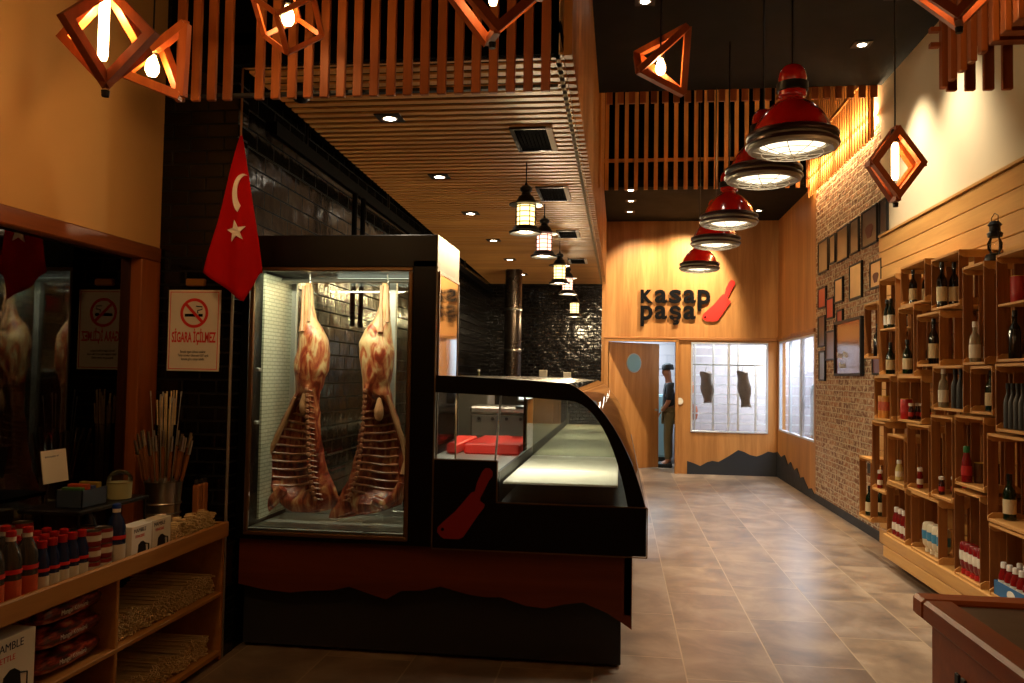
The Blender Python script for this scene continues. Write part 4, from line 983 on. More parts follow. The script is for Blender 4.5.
protos={
 'dark':mk_wine(g_dark,None,k_blackcap), 'oil':mk_wine(g_green,p_cream,k_blackcap,.27), 'wlabel':mk_wine(g_green,p_white,k_blackcap,.25,.03),
 'tall':mk_wine(g_dark,p_cream,k_blackcap,.34,.036), 'clear':mk_wine(g_clear,p_white,k_white,.27,.034,'clear_bottle'),
 'ketchup':mk_sauce(k_red,p_white,k_white,.225,.036), 'ketchup_b':mk_squeeze(k_red,p_white,k_redcap,.21), 'mayo':mk_squeeze(k_mayo,p_blue,k_mayo,.22,.046),
 'sriracha':mk_sauce(k_red,p_red,k_green,.24,.032), 'mustard':mk_sauce(flat('mustard_cream','#cdbd7a',.3),p_white,k_white,.17,.03), 'hot':mk_sauce(k_red,p_white,k_white,.16,.022),
 'orange':mk_can(k_orange,k_yellow,.19,.034,band=flat('pink_band','#c75a3a',.5)), 'redcan':mk_can(k_redcap,k_yellow,.16,.045,band=p_red), 'small':mk_sauce(flat('brown_sauce','#3a160c',.2),p_red,k_white,.13,.02,'small_sauce_bottle'),
 'mill':mk_wine(k_pepper,None,k_blackcap,.30,.03,'pepper_mill'), 'jar':mk_can(flat('jar_glass_brown','#5a3a20',.15),k_yellow,.13,.036,'glass_jar'), 'bluejar':mk_can(flat('blue_tin','#122a52',.3),M['black_metal'],.10,.036),
}
used=set()
def put(kind,x,y,z,label,group=None,rz=0,scale=None):
    src=protos[kind]
    if kind in used: o=dup(src,(x,y,z),rz,label,group,scale)
    else:
        used.add(kind); o=src; o.location=(x,y,z); o.rotation_euler=(0,0,rz); o['label']=label
        if scale: o.scale=(scale,)*3
        if group: o['group']=group
    return o
# (y0,y1,z0,z1,label,mid,[ (kind,n,z,label,x-depth) ])
CR=[
 (7.76,8.14,.30,.86,'lowest crate at the far end, standing against the brick side',None,[('oil',2,.317,'green glass bottle in the lowest crate at the far end')]),
 (6.86,7.34,.28,.715,'bottom row crate holding white capped ketchup bottles at the far end',None,[('ketchup',4,.297,'red ketchup bottle with white cap in the bottom crate at the far end')]),
 (6.18,6.76,.28,.72,'bottom row crate holding cream mayonnaise bottles',None,[('mayo',4,.297,'cream mayonnaise bottle with blue label in the bottom row')]),
 (5.50,5.925,.28,.85,'bottom row crate holding upside down red squeeze bottles',None,[('ketchup_b',5,.297,'red squeeze bottle standing on its cap, bottom row')]),
 (4.86,5.40,.28,.71,'nearest bottom row crate with the blue box of ketchup',None,[]),
 (7.35,7.745,.60,1.21,'tall crate beside the brick wall, second row from the floor',None,[('hot',3,.617,'small bottle with white cap in the second row crate beside the brick')]),
 (6.88,7.32,.72,1.12,'second row crate with a pale mustard bottle, above the ketchup crate',None,[('mustard',2,.737,'pale mustard bottle with white lid in the second row crate')]),
 (6.36,6.84,.72,1.235,'second row crate with small red sauce bottles, above the mayonnaise',None,[('hot',2,.737,'slim red sauce bottle with white cap above the mayonnaise crate')]),
 (5.93,6.34,.74,1.32,'second row crate holding the green capped chilli sauce',None,[('sriracha',1,.757,'red chilli sauce bottle with green pointed cap'),('small',2,.757,'tiny sauce bottle beside the green capped chilli bottle')]),
 (5.44,5.91,.88,1.34,'second row crate with a yellow lidded tub and orange topped bottle',None,[('jar',2,.897,'jar with yellow lid in the second row crate'),('sriracha',1,.897,'red bottle left of the yellow lidded jars')]),
 (4.90,5.42,.72,1.25,'second row crate near the table, with one small white labelled bottle',None,[('oil',1,.737,'lone dark bottle with pale label in the dark crate near the table')]),
 (7.22,7.68,1.22,1.60,'third row crate beside the brick wall with orange tins',None,[('bluejar',1,1.237,'dark blue tin beside the orange tins'),('orange',4,1.237,'orange tin with yellow lid in the third row')]),
 (6.50,7.06,1.24,1.60,'third row crate with a red can and small sauce bottles',None,[('small',4,1.257,'small brown sauce bottle left of the red can'),('redcan',1,1.257,'red can in the third row crate')]),
 (5.74,6.30,1.36,1.67,'third row crate with dark spice mills, middle of the wall',None,[('mill',3,1.377,'dark spice mill in the third row, middle of the wall'),('clear',1,1.377,'short pale bottle beside the three spice mills')]),
 (5.32,5.66,1.36,1.66,'small third row crate below the tall lettered bottles',None,[('oil',1,1.377,'green bottle half hidden in the small third row crate')]),
 (4.84,5.30,1.27,1.67,'third row crate nearest the camera with a row of tall pepper mills',None,[('mill',6,1.287,'tall clear topped pepper mill in the nearest third row crate')]),
 (7.55,7.98,1.76,2.26,'tall pale crate hanging over the edge of the brick wall',None,[('dark',1,1.777,'dark bottle in the tall crate over the brick edge')]),
 (7.08,7.54,1.60,2.44,'tallest crate with an inner shelf of white labelled wine bottles, top left',1.99,[('wlabel',4,2.005,'wine bottle with white label on the inner shelf of the tallest crate'),('oil',2,1.617,'green bottle on the floor of the tallest crate'),]),
 (6.66,7.04,1.60,2.15,'fourth row crate right of the tallest crate, with green bottles',None,[('oil',3,1.617,'green oil bottle in the crate right of the tallest crate')]),
 (6.14,6.62,1.67,2.06,'fourth row crate with one fat dark green bottle, middle of the wall',None,[('tall',1,1.687,'fat dark green bottle in the middle of the wall')]),
 (5.42,5.77,1.67,2.31,'tall fourth row crate with painted label bottles, under the tin lantern',None,[('wlabel',2,1.677,'bottle with a pale painted label in the tall crate under the lantern'),('clear',1,1.677,'pale necked bottle left of the painted label bottles')]),
 (4.84,5.28,1.68,2.32,'tall upper crate nearest the camera at the picture edge',2.01,[('dark',2,1.697,'dark bottle on the floor of the upper crate at the picture edge'),('redcan',1,2.025,'red banded tin on the inner shelf at the picture edge')]),
 (6.42,6.98,2.15,2.47,'top row crate with dark stout bottles, second from the far end',None,[('tall',2,2.167,'dark bottle in the top row, second crate from the far end')]),
 (5.80,6.32,2.07,2.44,'top row crate with tall bottles, standing highest right of centre',None,[('tall',3,2.087,'tall dark bottle with cream label in the top row, right of centre')]),
]
for (y0,y1,z0,z1,lb,mid,items) in CR:
    crate(y0,y1,z0,z1,lb,mid)
    tot=sum(n for _,n,_,_ in items)
    byz={}
    for it in items: byz.setdefault(round(it[2],2),[]).append(it)
    for zz,its in byz.items():
        n=sum(i[1] for i in its); k=n-1
        for kind,c,z,l2 in its:
            for q in range(c):
                sc_=None
                hh={'dark':.30,'oil':.27,'wlabel':.25,'tall':.34,'clear':.27,'mill':.30}.get(kind,.2)
                lim=((mid-.02) if (mid and z<mid) else z1-.02)-z
                if hh>lim: sc_=lim/hh*.97
                rr_,cc_=divmod(k,3); m3=min(n,3); xx=XC0+(.05+cc_*.083 if m3==3 else .075+cc_*.095 if m3==2 else .10); yy=y1-.085-rr_*min(.10,(y1-y0-.17))
                if kind in ('ketchup','mayo','ketchup_b','mill'): xx=XC0+.05+(.012 if kind=='mayo' else 0); yy=y0+.075+(n-1-k)*min(.094,(y1-y0-.15)/max(1,n-1))
                put(kind,xx,yy,z,l2,('row: '+l2) if c>1 else None,rz=rnd.uniform(0,6),scale=sc_); k-=1
for n_,p_ in list(protos.items()):
    if n_ not in used:
        for ch in list(p_.children): bpy.data.objects.remove(ch)
        bpy.data.objects.remove(p_)
# clear spirit bottles glowing in the top row
# blue box of ketchup, nearest bottom crate
bx=thing('blue_carton','open blue cardboard tray of ketchup bottles in the nearest bottom crate','box',(2.30,5.1,.297))
MB().box(2.235,2.24,4.90,5.34,.297,.38).box(2.235,2.42,5.335,5.34,.297,.38).box(2.235,2.42,4.90,4.905,.297,.38).box(2.415,2.42,4.90,5.34,.297,.38).box(2.24,2.415,4.905,5.335,.297,.300).build('tray',flat('blue_card','#1c6296',.5),bx)
MB().prism([(5.12+.05*math.cos(a),.335+.028*math.sin(a)) for a in [2*PI*i/20 for i in range(20)]],2.2335,2.2348,'yz').build('white_emblem',M['paper'],bx)
for i in range(5): put('ketchup',2.275,5.30-i*.075,.301,'red ketchup bottle with white cap in the blue tray','ketchup bottles in the blue tray',scale=.85)
for i in range(5): put('ketchup',2.36,5.29-i*.075,.301,'red ketchup bottle with white cap in the blue tray','ketchup bottles in the blue tray',scale=.85)
# plinth
pl=thing('wooden_plinth','low plank plinth carrying the crates, floating over a dark gap','plinth',(2.35,6,.08))
MB().cbox(XC0-.01,XC1,4.2,7.38,.085,.18,.006).build('lower_board',M['plank'],pl)
MB().cbox(XC0-.01,XC1,4.2,7.38,.184,.279,.006).build('upper_board',M['plank'],pl)
MB().box(XC0+.12,XC1,4.2,7.3,0.0,.085).build('dark_recess',M['black_paint'],pl)
# tin hurricane lantern on top of the crate
hl=thing('hurricane_lantern','small black hurricane lantern standing on top of the tall crate','lantern',(2.31,5.47,2.312))
c=(2.31,5.47,2.312)
MB().lathe([(.0,0),(.06,.0),(.065,.02),(.055,.05),(.03,.06)],c,18).build('fuel_tank',M['black_metal'],hl,smooth=True)
MB().lathe([(.028,.06),(.045,.09),(.048,.13),(.03,.17)],c,18,cap=False).build('chimney_glass',M['glass'],hl,smooth=True)
MB().lathe([(.032,.17),(.045,.175),(.05,.20),(.035,.215),(.035,.25),(.045,.26),(.03,.285),(0,.29)],c,18).build('hood',M['black_metal'],hl,smooth=True)
for s in (-1,1): MB().tube([(c[0],c[1]+s*.06,c[2]+.03),(c[0],c[1]+s*.072,c[2]+.12),(c[0],c[1]+s*.05,c[2]+.21),(c[0],c[1]+s*.03,c[2]+.24)],.006,6).build('side_tube',M['black_metal'],hl,smooth=True)
MB().tube([(c[0],c[1]-.05,c[2]+.26),(c[0],c[1]-.05,c[2]+.32),(c[0],c[1],c[2]+.345),(c[0],c[1]+.05,c[2]+.32),(c[0],c[1]+.05,c[2]+.26)],.003,5).build('handle',M['black_metal'],hl)

hl.scale=(.92,.92,.88)
# ================================================================== left shelf unit
sh=thing('shelf_unit','long low pine shelf unit under the shop window, stocked with bottles and skewers','shelf',(-2.3,3,0))
XF=-2.10
MB().cbox(XL+.005,XF+.0,-.5,4.27,.665,.695,.004).build('top_board',M['shelfwood'],sh)
MB().cbox(XF-.012,XF+.012,-.5,4.275,.655,.738,.006).build('front_lip',M['shelfwood'],sh)
MB().cbox(XL+.005,XF-.01,4.25,4.275,0,.735,.004).build('end_panel',M['shelfwood'],sh)
for y in (1.5,3.30): MB().cbox(XL+.005,XF-.005,y,y+.02,.05,.665,.003).build('divider',M['shelfwood'],sh)
MB().cbox(XL+.005,XF-.003,-.5,4.25,.345,.365,.003).build('shelf',M['shelfwood'],sh)
MB().cbox(XL+.005,XF-.003,-.5,4.25,.03,.055,.003).build('bottom_board',M['shelfwood'],sh)
MB().box(XL+.005,XL+.012,-.5,4.25,.055,.66).build('back_board',M['black_paint'],sh)
ZT=.696
# clear bottles with orange labels
pl_clear=flat('cloudy_clear_plastic','#5a5550',.12,trans=.5); pl_blue=flat('blue_plastic','#13264f',.2); lab_or=flat('orange_label','#c4501c',.5); lab_w=flat('pale_label','#cfc8b6',.6)
def mk_clean(body,label,cap,neck,h,r):
    o=thing('liquid_bottle','','bottle')
    MB().lathe([(0,0),(r,.004),(r,h*.62),(r*.8,h*.74),(.014,h*.86),(.014,h*.9)],n=16).build('plastic_body',body,o,smooth=True)
    MB().lathe([(.017,h*.86),(.017,h*.93)],n=12).build('neck_ring',neck,o,smooth=True)
    MB().lathe([(.018,h*.92),(.018,h*.985),(.010,h)],n=12).build('cap',cap,o,smooth=True)
    MB().lathe([(r+.001,h*.10),(r+.001,h*.36)],n=16,cap=False).build('label_wrap',label,o,smooth=True)
    MB().lathe([(r+.002,h*.44),(r+.002,h*.50)],n=16,cap=False).build('label_stripe',M['red_paint'],o,smooth=True)
    return o
b1=mk_clean(pl_clear,lab_or,k_redcap,k_white,.27,.038); b2=mk_clean(pl_blue,lab_w,k_redcap,k_redcap,.205,.027)
n1=n2=0
for row in range(3):
    for i in range(4):
        o=b1 if n1==0 else dup(b1,(0,0,0)); n1+=1
        o.location=(-2.155-row*.09,2.56+i*.084,ZT); o['label']='clear bottle with red cap and orange label, '+['front row by the lip','second row','back row'][row]; o['group']='clear orange labelled bottles, '+['front','second','back'][row]+' row'
for row in range(3):
    for i in range(5):
        o=b2 if n2==0 else dup(b2,(0,0,0)); n2+=1
        o.location=(-2.15-row*.078,2.885+i*.058,ZT); o['label']='dark blue bottle with red cap, '+['front row by the lip','second row','back row'][row]; o['group']='dark blue red capped bottles, '+['front','second','back'][row]+' row'
tn=mk_can(flat('dark_red_tin','#7c1a16',.35),M['steel'],.058,.036,band=lab_w); n3=0
for row in range(2):
    for i in range(2):
        for k in range(3):
            o=tn if n3==0 else dup(tn,(0,0,0)); n3+=1
            o.location=(-2.155-row*.085,3.19+i*.078,ZT+k*.0625); o['label']='red and white tin in the three high stacks, '+('bottom','middle','top')[k]+' layer, '+('front','back')[row]; o['group']='tins '+('bottom','middle','top')[k]+' layer '+('front','back')[row]
for i in range(5):
    o=dup(tn,(-2.43,2.72+i*.105,ZT+.25),label='red and white tin lying high at the back against the dark window',group='tins along the window',scale=(1.1,1.1,1.3))
    o.location.z=ZT+.14
rs=MB().cbox(-2.485,-2.385,2.60,3.15,ZT,ZT+.138,.004).build('black_riser',M['black_paint']); tag(rs,'low black riser block carrying the back tins against the window','riser')
def bluebottle(x,y,label):
    o=mk_clean(pl_blue,lab_w,flat('blue_cap','#123a8c',.35),k_white,.27,.04); o.location=(x,y,ZT); o['label']=label; return o
bluebottle(-2.165,3.37,'taller dark blue bottle with blue cap between the tins and the white boxes')
bluebottle(-2.27,3.33,'dark blue bottle with blue cap half hidden behind the tins')
def carton(y0,y1,z0,z1,x1,x0,label,title,sub,fs=.03):
    r=thing('product_box',label,'box',((x0+x1)/2,(y0+y1)/2,z0))
    MB().cbox(x0,x1,y0,y1,z0,z1,.002).build('carton',M['paper'],r)
    w_=y1-y0;h=z1-z0;yc=(y0+y1)/2
    text('brand_lettering',title,h*.17,flat('navy_print','#16213e',.5),(x1+.0006,y0+w_*.08,z1-h*.20),RX,r,ext=.0003,sx=min(1,w_*.8/(h*.17*.62*len(title))))
    text('red_lettering',sub,h*.12,M['red_paint'],(x1+.0006,y0+w_*.15,z1-h*.36),RX,r,ext=.0003,sx=min(1,w_*.7/(h*.12*.62*len(sub))))
    bl=M['black_paint']
    g=MB(); g.prism([(yc-w_*.22,z0+h*.08),(yc+w_*.22,z0+h*.08),(yc+w_*.17,z0+h*.42),(yc+w_*.05,z0+h*.50),(yc-w_*.05,z0+h*.50),(yc-w_*.18,z0+h*.42)],x1+.0002,x1+.0012,'yz')
    g.tube([(x1+.001,yc+w_*.17,z0+h*.40),(x1+.001,yc+w_*.33,z0+h*.36),(x1+.001,yc+w_*.33,z0+h*.18),(x1+.001,yc+w_*.2,z0+h*.12)],.003,5)
    g.build('picture',bl,r); return r
carton(3.46,3.62,ZT,ZT+.15,-2.145,-2.22,'white product box with a black device picture, standing left of its twin by the lip','MAMBLE','TENCERE')
carton(3.63,3.79,ZT,ZT+.15,-2.15,-2.22,'white product box with a black device picture, right of its twin, beside the skewers','MAMBLE','TENCERE')
# bamboo skewers: piles of sticks, ends facing the room
bam=wood('bamboo_stick','#cdb27c','#efdcae','x',.5,2); 
def sticks(y0,y1,z0,h,label,xx0=-2.47,xx1=-2.13,r=.0042,name='bamboo_skewers'):
    m=MB(); rr=random.Random(int(y0*100+z0*10))
    y=y0
    while y<y1:
        top=h*(.75+.25*math.sin((y-y0)/(y1-y0)*PI*3.2)**2)
        z=z0+r
        while z<z0+top:
            a=xx1-rr.uniform(0,.035); dy=rr.uniform(-.01,.01); dz=rr.uniform(0,.006)
            m.tube([(xx0,y+dy,z),(a,y,z+dz)],r,5); z+=r*2.1
        y+=r*2.2
    o=m.build(name,bam); tag(o,label,'skewers',kind='stuff'); return o
sticks(3.82,4.22,ZT,.12,'pile of pale bamboo skewers on the shelf top beside the white boxes',xx0=-2.19)
sticks(3.34,4.22,.366,.12,'wide pile of pale bamboo skewers on the middle shelf')
sticks(3.36,4.18,.056,.12,'pile of pale bamboo skewers on the lowest shelf')
# glassy sachets leaning beside the bucket
for i,(y,lb) in enumerate(((4.165,'left orange lit plastic pouch of sticks near the end of the shelf'),(4.228,'right orange lit plastic pouch of sticks at the end of the shelf'))):
    r=thing('stick_pouch',lb,'pouch',(-2.2,y,ZT)); 
    MB().cbox(-2.235,-2.20,y-.026,y+.02,ZT+.001,ZT+.25,.006).build('pouch_body',flat('orange_sticks','#a4683a',.4),r)
    MB().cbox(-2.228,-2.208,y-.027,y+.021,ZT+.25,ZT+.275,.003).build('pouch_top',pl_clear,r)
# metal bucket with skewers
bk=thing('metal_bucket','galvanised bucket holding wooden handled skewers at the far end of the shelf','bucket',(-2.31,3.99,ZT))
cx_,cy_=-2.31,3.99
MB().lathe([(.072,0),(.078,.1),(.082,.105),(.080,.11),(.090,.27),(.096,.285),(.090,.287),(.084,.27),(.068,.01),(0,.008)],(cx_,cy_,ZT+.001),26).build('pail',M['steel'],bk,smooth=True)
for k in (.12,.17): MB().lathe([(.082+k*.03,k),(.087+k*.03,k+.006),(.083+k*.03,k+.012)],(cx_,cy_,ZT),26,cap=False).build('hoop',M['steel'],bk,smooth=True)
hw=wood('skewer_handle_wood','#6a3c1e','#9a6232','z',.5,2)
k0=None; rr=random.Random(3)
for i in range(26):
    a=i*2.399; q=.02+.066*math.sqrt(i/26)
    bx_,by_=cx_+q*.5*math.cos(a),cy_+q*.5*math.sin(a); ex,ey=cx_+q*1.75*math.cos(a),cy_+q*1.75*math.sin(a)
    zb=ZT+.05
    tl=(.66 if i<7 else .47)+rr.uniform(-.03,.03)
    P_=lambda t:(bx_+(ex-bx_)*t,by_+(ey-by_)*t,zb+(tl)*t)
    r=thing('barbecue_skewer','metal barbecue skewer with wooden handle, standing in the galvanised bucket','skewer',(bx_,by_,zb),'barbecue skewers in the bucket')
    if i<7:
        MB().tube([P_(0),P_(1)],.0022,5).build('blade',M['steel_soft'],r); MB().tube([P_(1),P_(1.04)],.004,5).build('ring',M['steel_soft'],r)
    else:
        MB().tube([P_(0),P_(.52)],.0022,5).build('blade',M['steel_soft'],r); MB().tube([P_(.52),P_(.58),P_(.80),P_(.84)],[.005,.008,.008,.005],7).build('handle',hw,r,smooth=True); MB().tube([P_(.84),P_(1)],[.010,.007],6).build('plastic_tip',M['steel'],r)
jr=thing('glass_jar','tall clear glass jar of pale long sticks behind the bucket skewers','jar',(-2.42,4.18,ZT))
MB().lathe([(.05,0),(.055,.30),(.06,.56),(.058,.56),(.052,.30),(.045,.01)],(-2.42,4.18,ZT),20,cap=False).build('vase_glass',M['glass'],jr,smooth=True)
m=MB(); rr=random.Random(5)
for i in range(16):
    a=i*2.4;q=.012+.032*math.sqrt(i/16); m.tube([(-2.42+q*.6*math.cos(a),4.20+q*.6*math.sin(a),ZT+.01),(-2.42+q*1.3*math.cos(a),4.20+q*1.3*math.sin(a)-.01,ZT+.70+rr.uniform(-.06,.05))],.004,5)
sk=m.build('long_sticks',bam,jr); sk['kind']='stuff'
# black wire riser with tubs
rz_=thing('metal_riser','black metal riser stand behind the tins carrying plastic tubs','stand',(-2.32,3.43,ZT))
MB().cbox(-2.485,-2.20,3.17,3.68,ZT+.245,ZT+.262,.004).build('top_plate',M['black_metal'],rz_)
for x in (-2.465,-2.215):
    for y in (3.185,3.665): MB().tube([(x,y,ZT+.245),(x+.012*(1 if x>-2.3 else -1)*.6,y,ZT+.0)],.006,6).build('leg',M['black_metal'],rz_)
MB().tube([(-2.215,3.185,ZT+.08),(-2.215,3.665,ZT+.08)],.004,5).build('stretcher',M['black_metal'],rz_)
zt=ZT+.263
tb=thing('plastic_tub','round tub with pale base and clear lid on the black riser','tub',(-2.265,3.54,zt))
MB().lathe([(0,0),(.052,.002),(.055,.075)],(-2.265,3.54,zt),20).build('tub_body',flat('pale_green_tub','#a8a878',.4),tb,smooth=True)
MB().lathe([(.056,.075),(.054,.10),(.03,.125),(0,.13)],(-2.265,3.54,zt),20,cap=False).build('clear_lid',M['glass'],tb,smooth=True)
t2=thing('plastic_basket','clear blue plastic basket of packets on the black riser','basket',(-2.30,3.32,zt))
MB().box(-2.36,-2.24,3.24,3.244,zt,zt+.075).box(-2.36,-2.24,3.406,3.41,zt,zt+.075).box(-2.36,-2.356,3.24,3.41,zt,zt+.075).box(-2.244,-2.24,3.24,3.41,zt,zt+.075).box(-2.36,-2.24,3.24,3.41,zt,zt+.003).build('basket_walls',flat('blue_clear_plastic','#5b6f8c',.2,trans=.5),t2)
for i,cc in enumerate(('#3a6a3a','#b04a20','#2a3a6a','#8a7a30')):
    MB().cbox(-2.345,-2.255,3.25+i*.038,3.28+i*.038,zt+.004,zt+.085+.01*(i%2),.003).build('packet',flat('packet_%d'%i,cc,.4),t2)
cd_=thing('price_card','white card with small print standing on the shelf against the dark window','card',(-2.46,3.25,ZT+.14))
MB().add([(-2.44,3.27,1.05),(-2.44,3.43,1.05),(-2.46,3.43,1.19),(-2.46,3.27,1.19),(-2.444,3.27,1.05),(-2.444,3.43,1.05),(-2.464,3.43,1.19),(-2.464,3.27,1.19)],[(0,1,2,3),(4,5,6,7),(0,1,5,4),(2,3,7,6),(0,3,7,4),(1,2,6,5)]).build('card_sheet',M['paper'],cd_)
MB().tube([(-2.45,3.30,.96),(-2.445,3.30,1.05)],.004,5).build('card_stem',M['black_metal'],cd_)
text('small_print','MAMBLE',.024,flat('navy_ink','#1b2c5a',.5),(-2.456,3.29,1.15),RX,cd_,ext=.0004)
# lower shelf goods
carton(2.60,2.83,.366,.60,-2.12,-2.35,'white box with a black kettle picture at the lower left corner','MAMBLE','KETTLE')
bagm=flat('dark_bag','#1c1411',.35,noise_amt=.5,nscale=18)
def bagprint():
    m,nt,p,o=newmat('printed_charcoal_bag'); tc=N(nt,'ShaderNodeTexCoord'); n=N(nt,'ShaderNodeTexNoise'); n.inputs['Scale'].default_value=22; n.inputs['Detail'].default_value=5
    mp=N(nt,'ShaderNodeMapping'); mp.inputs['Scale'].default_value=(1,.5,1.6); nt.links.new(tc.outputs['Object'],mp.inputs[0]); nt.links.new(mp.outputs[0],n.inputs['Vector'])
    r=ramp(nt,n.outputs[0],[(.40,'#1a0d0a'),(.49,'#6a1c12'),(.57,'#b0462c'),(.66,'#c08a68')]); nt.links.new(r.outputs[0],p.inputs['Base Color']); p.inputs['Roughness'].default_value=.3; return m
M['bag']=bagprint()
def bag(y0,y1,z0,z1,label):
    V=[];F=[];n=16;m=14
    r=thing('charcoal_bag',label,'bag',(-2.28,(y0+y1)/2,z0))
    yc=(y0+y1)/2;zc=(z0+z1)/2;hy=(y1-y0)/2;hz=(z1-z0)/2
    for i in range(n+1):
        u=-1+2*i/n; s=(1-abs(u)**4)**.5 if abs(u)<1 else .0
        for j in range(m):
            a=2*PI*j/m; c_,s_=math.cos(a),math.sin(a)
            q=lambda v:(abs(v)**.6)*(1 if v>0 else -1)
            V.append((-2.30+.165*q(c_)*(.85+.15*s)+.006*noise.noise(Vector((u*5,a*2,y0))),yc+hy*u,zc+hz*q(s_)*max(.12,s)))
    for i in range(n):
        for j in range(m): F.append((i*m+j,i*m+(j+1)%m,(i+1)*m+(j+1)%m,(i+1)*m+j))
    F.append(tuple(range(m)));F.append(tuple(range(n*m,n*m+m)))
    MB().add(V,F).build('bag_body',M['bag'],r,smooth=True)
    text('bag_lettering','Mangal Kömürü',.028,M['paper'],(-2.128,y0+.1,zc-.006),RX,r,ext=.0004,sx=.9)
    return r
for k,nm in enumerate(('bottom','middle','top')): bag(2.88,3.28,.367+k*.094,.367+k*.094+.09,f'dark red printed charcoal bag, {nm} of the stack of three on the middle shelf')
for k,nm in enumerate(('lower','upper')): bag(2.85,3.27,.057+k*.1,.057+k*.1+.095,f'dark red printed charcoal bag, {nm} of the two on the lowest shelf')

# ================================================================== no smoking sign, emergency light, flag
sg=thing('no_smoking_sign','white no smoking sign on the black tiled pier beside the window','sign',(-2.335,4.285,1.545))
MB().cbox(-2.485,-2.18,4.280,4.288,1.545,1.993,.002).build('board',M['paper'],sg)
frame_y(MB(),-2.475,-2.19,1.555,1.983,4.2795,.004,.0012).build('red_outline',M['red_paint'],sg)
cx_,cz_=-2.332,1.865
ring=MB(); n=36; V=[];F=[]
for i in range(n):
    a=2*PI*i/n
    for rr_,yy in ((.082,4.2793),(.066,4.2793),(.066,4.2785),(.082,4.2785)): V.append((cx_+rr_*math.cos(a),yy,cz_+rr_*math.sin(a)))
for i in range(n):
    j=(i+1)%n
    for q in range(4): F.append((i*4+q,i*4+(q+1)%4,j*4+(q+1)%4,j*4+q))
ring.add(V,F).build('red_ring',M['red_paint'],sg)
MB().bar((cx_-.052,4.2780,cz_+.052),(cx_+.052,4.2780,cz_-.052),.016,.0012,up=(0,1,0)).build('red_slash',M['red_paint'],sg)
MB().box(cx_-.055,cx_+.005,4.2787,4.2793,cz_-.020,cz_-.004).box(cx_+.025,cx_+.05,4.2787,4.2793,cz_-.020,cz_-.004).tube([(cx_+.02,4.279,cz_+.0),(cx_+.02,4.279,cz_+.015),(cx_+.045,4.279,cz_+.02),(cx_+.045,4.279,cz_+.035),(cx_+.01,4.279,cz_+.038)],.003,4).build('cigarette_symbol',M['black_letter'],sg)
text('sign_lettering','SİGARA İÇİLMEZ',.078,M['red_paint'],(cx_,4.2795,1.705),RY,sg,ext=.0006,off=.002,align='CENTER',sx=.42)
text('small_print','Burada sigara içilmesi yasaktır.\nTütün ürünleri tüketmek 4207 sayılı\nkanuna göre cezaya tabidir.',.020,M['black_letter'],(cx_,4.2795,1.645),RY,sg,ext=.0005,align='CENTER',sx=.62)
el=thing('wall_lamp_plate','small brass plate on the tiles just above the no smoking sign','plate',(-2.33,4.28,2.01))
MB().cbox(-2.385,-2.275,4.27,4.298,2.015,2.055,.006).build('plate',flat('brass_plate','#b07a38',.35,metal=.5),el)
# flag
fy=4.05
fg=thing('hanging_flag','red flag with white crescent and star hanging folded from a thin rod by the cabinet','flag',(-1.98,fy,1.93))
def fold(x,z):
    d=(2.79-z); return fy+ .022*d*math.sin((x+1.98)*38+z*2)+.012*math.sin(z*9+x*6)*d
def fz(x0,x1,t): return x0+(x1-x0)*t
V=[];F=[];nz=40;nx=22
for i in range(nz+1):
    t=i/nz; z=2.785-(2.785-2.06)*t
    xl_=-1.985+( -2.160+1.985)*t**.95; xr_=-1.975+(-1.845+1.975)*t**.9
    for j in range(nx+1):
        u=j/nx; x=xl_+(xr_-xl_)*u; zz=z
        if i==nz: pass
        zz=z-max(0,t-.0)*( .155*max(0,1-abs(u-.72)/.72 if u<.72 else 1-(u-.72)/.28*1.35) )*(t**3)
        V.append((x,fold(x,zz),zz))
for i in range(nz):
    for j in range(nx): F.append((i*(nx+1)+j,i*(nx+1)+j+1,(i+1)*(nx+1)+j+1,(i+1)*(nx+1)+j))
fo=MB().add(V,F).build('cloth',M['flag'],fg,smooth=True)
so_=fo.modifiers.new('thickness','SOLIDIFY'); so_.thickness=.002
def onflag(pts,name):
    from mathutils.geometry import tessellate_polygon
    vs=[(x,fold(x,z)-.012,z) for x,z in pts]+[(x,fold(x,z)-.006,z) for x,z in pts]; n=len(pts)
    tr=tessellate_polygon([[Vector((x,z,0)) for x,z in pts]]); fs=[tuple(t) for t in tr]+[tuple(n+i for i in t) for t in tr]+[(i,(i+1)%n,n+(i+1)%n,n+i) for i in range(n)]
    MB().add(vs,fs).build(name,M['flag_white'],fg)
cr=[];ccx,ccz=-1.955,2.47
for i in range(25): a=R(75)+R(170)*i/24; cr.append((ccx+.072*math.cos(a)*.75,ccz+.105*math.sin(a)))
for i in range(25): a=R(238)-R(156)*i/24; cr.append((ccx+.016+.056*math.cos(a)*.8,ccz+.012+.086*math.sin(a)))
onflag(cr,'crescent')
st=[]
for i in range(10):
    a=R(98)+2*PI*i/10; q=.056 if i%2==0 else .023; st.append((-1.987+q*math.cos(a),2.275+q*math.sin(a)*1.05))
onflag(st,'star')
MB().tube([(-1.98,fy,ZC-.01),(-1.98,fy,2.78)],.006,6).build('rod',flat('pale_rod','#9a7448',.5),fg)

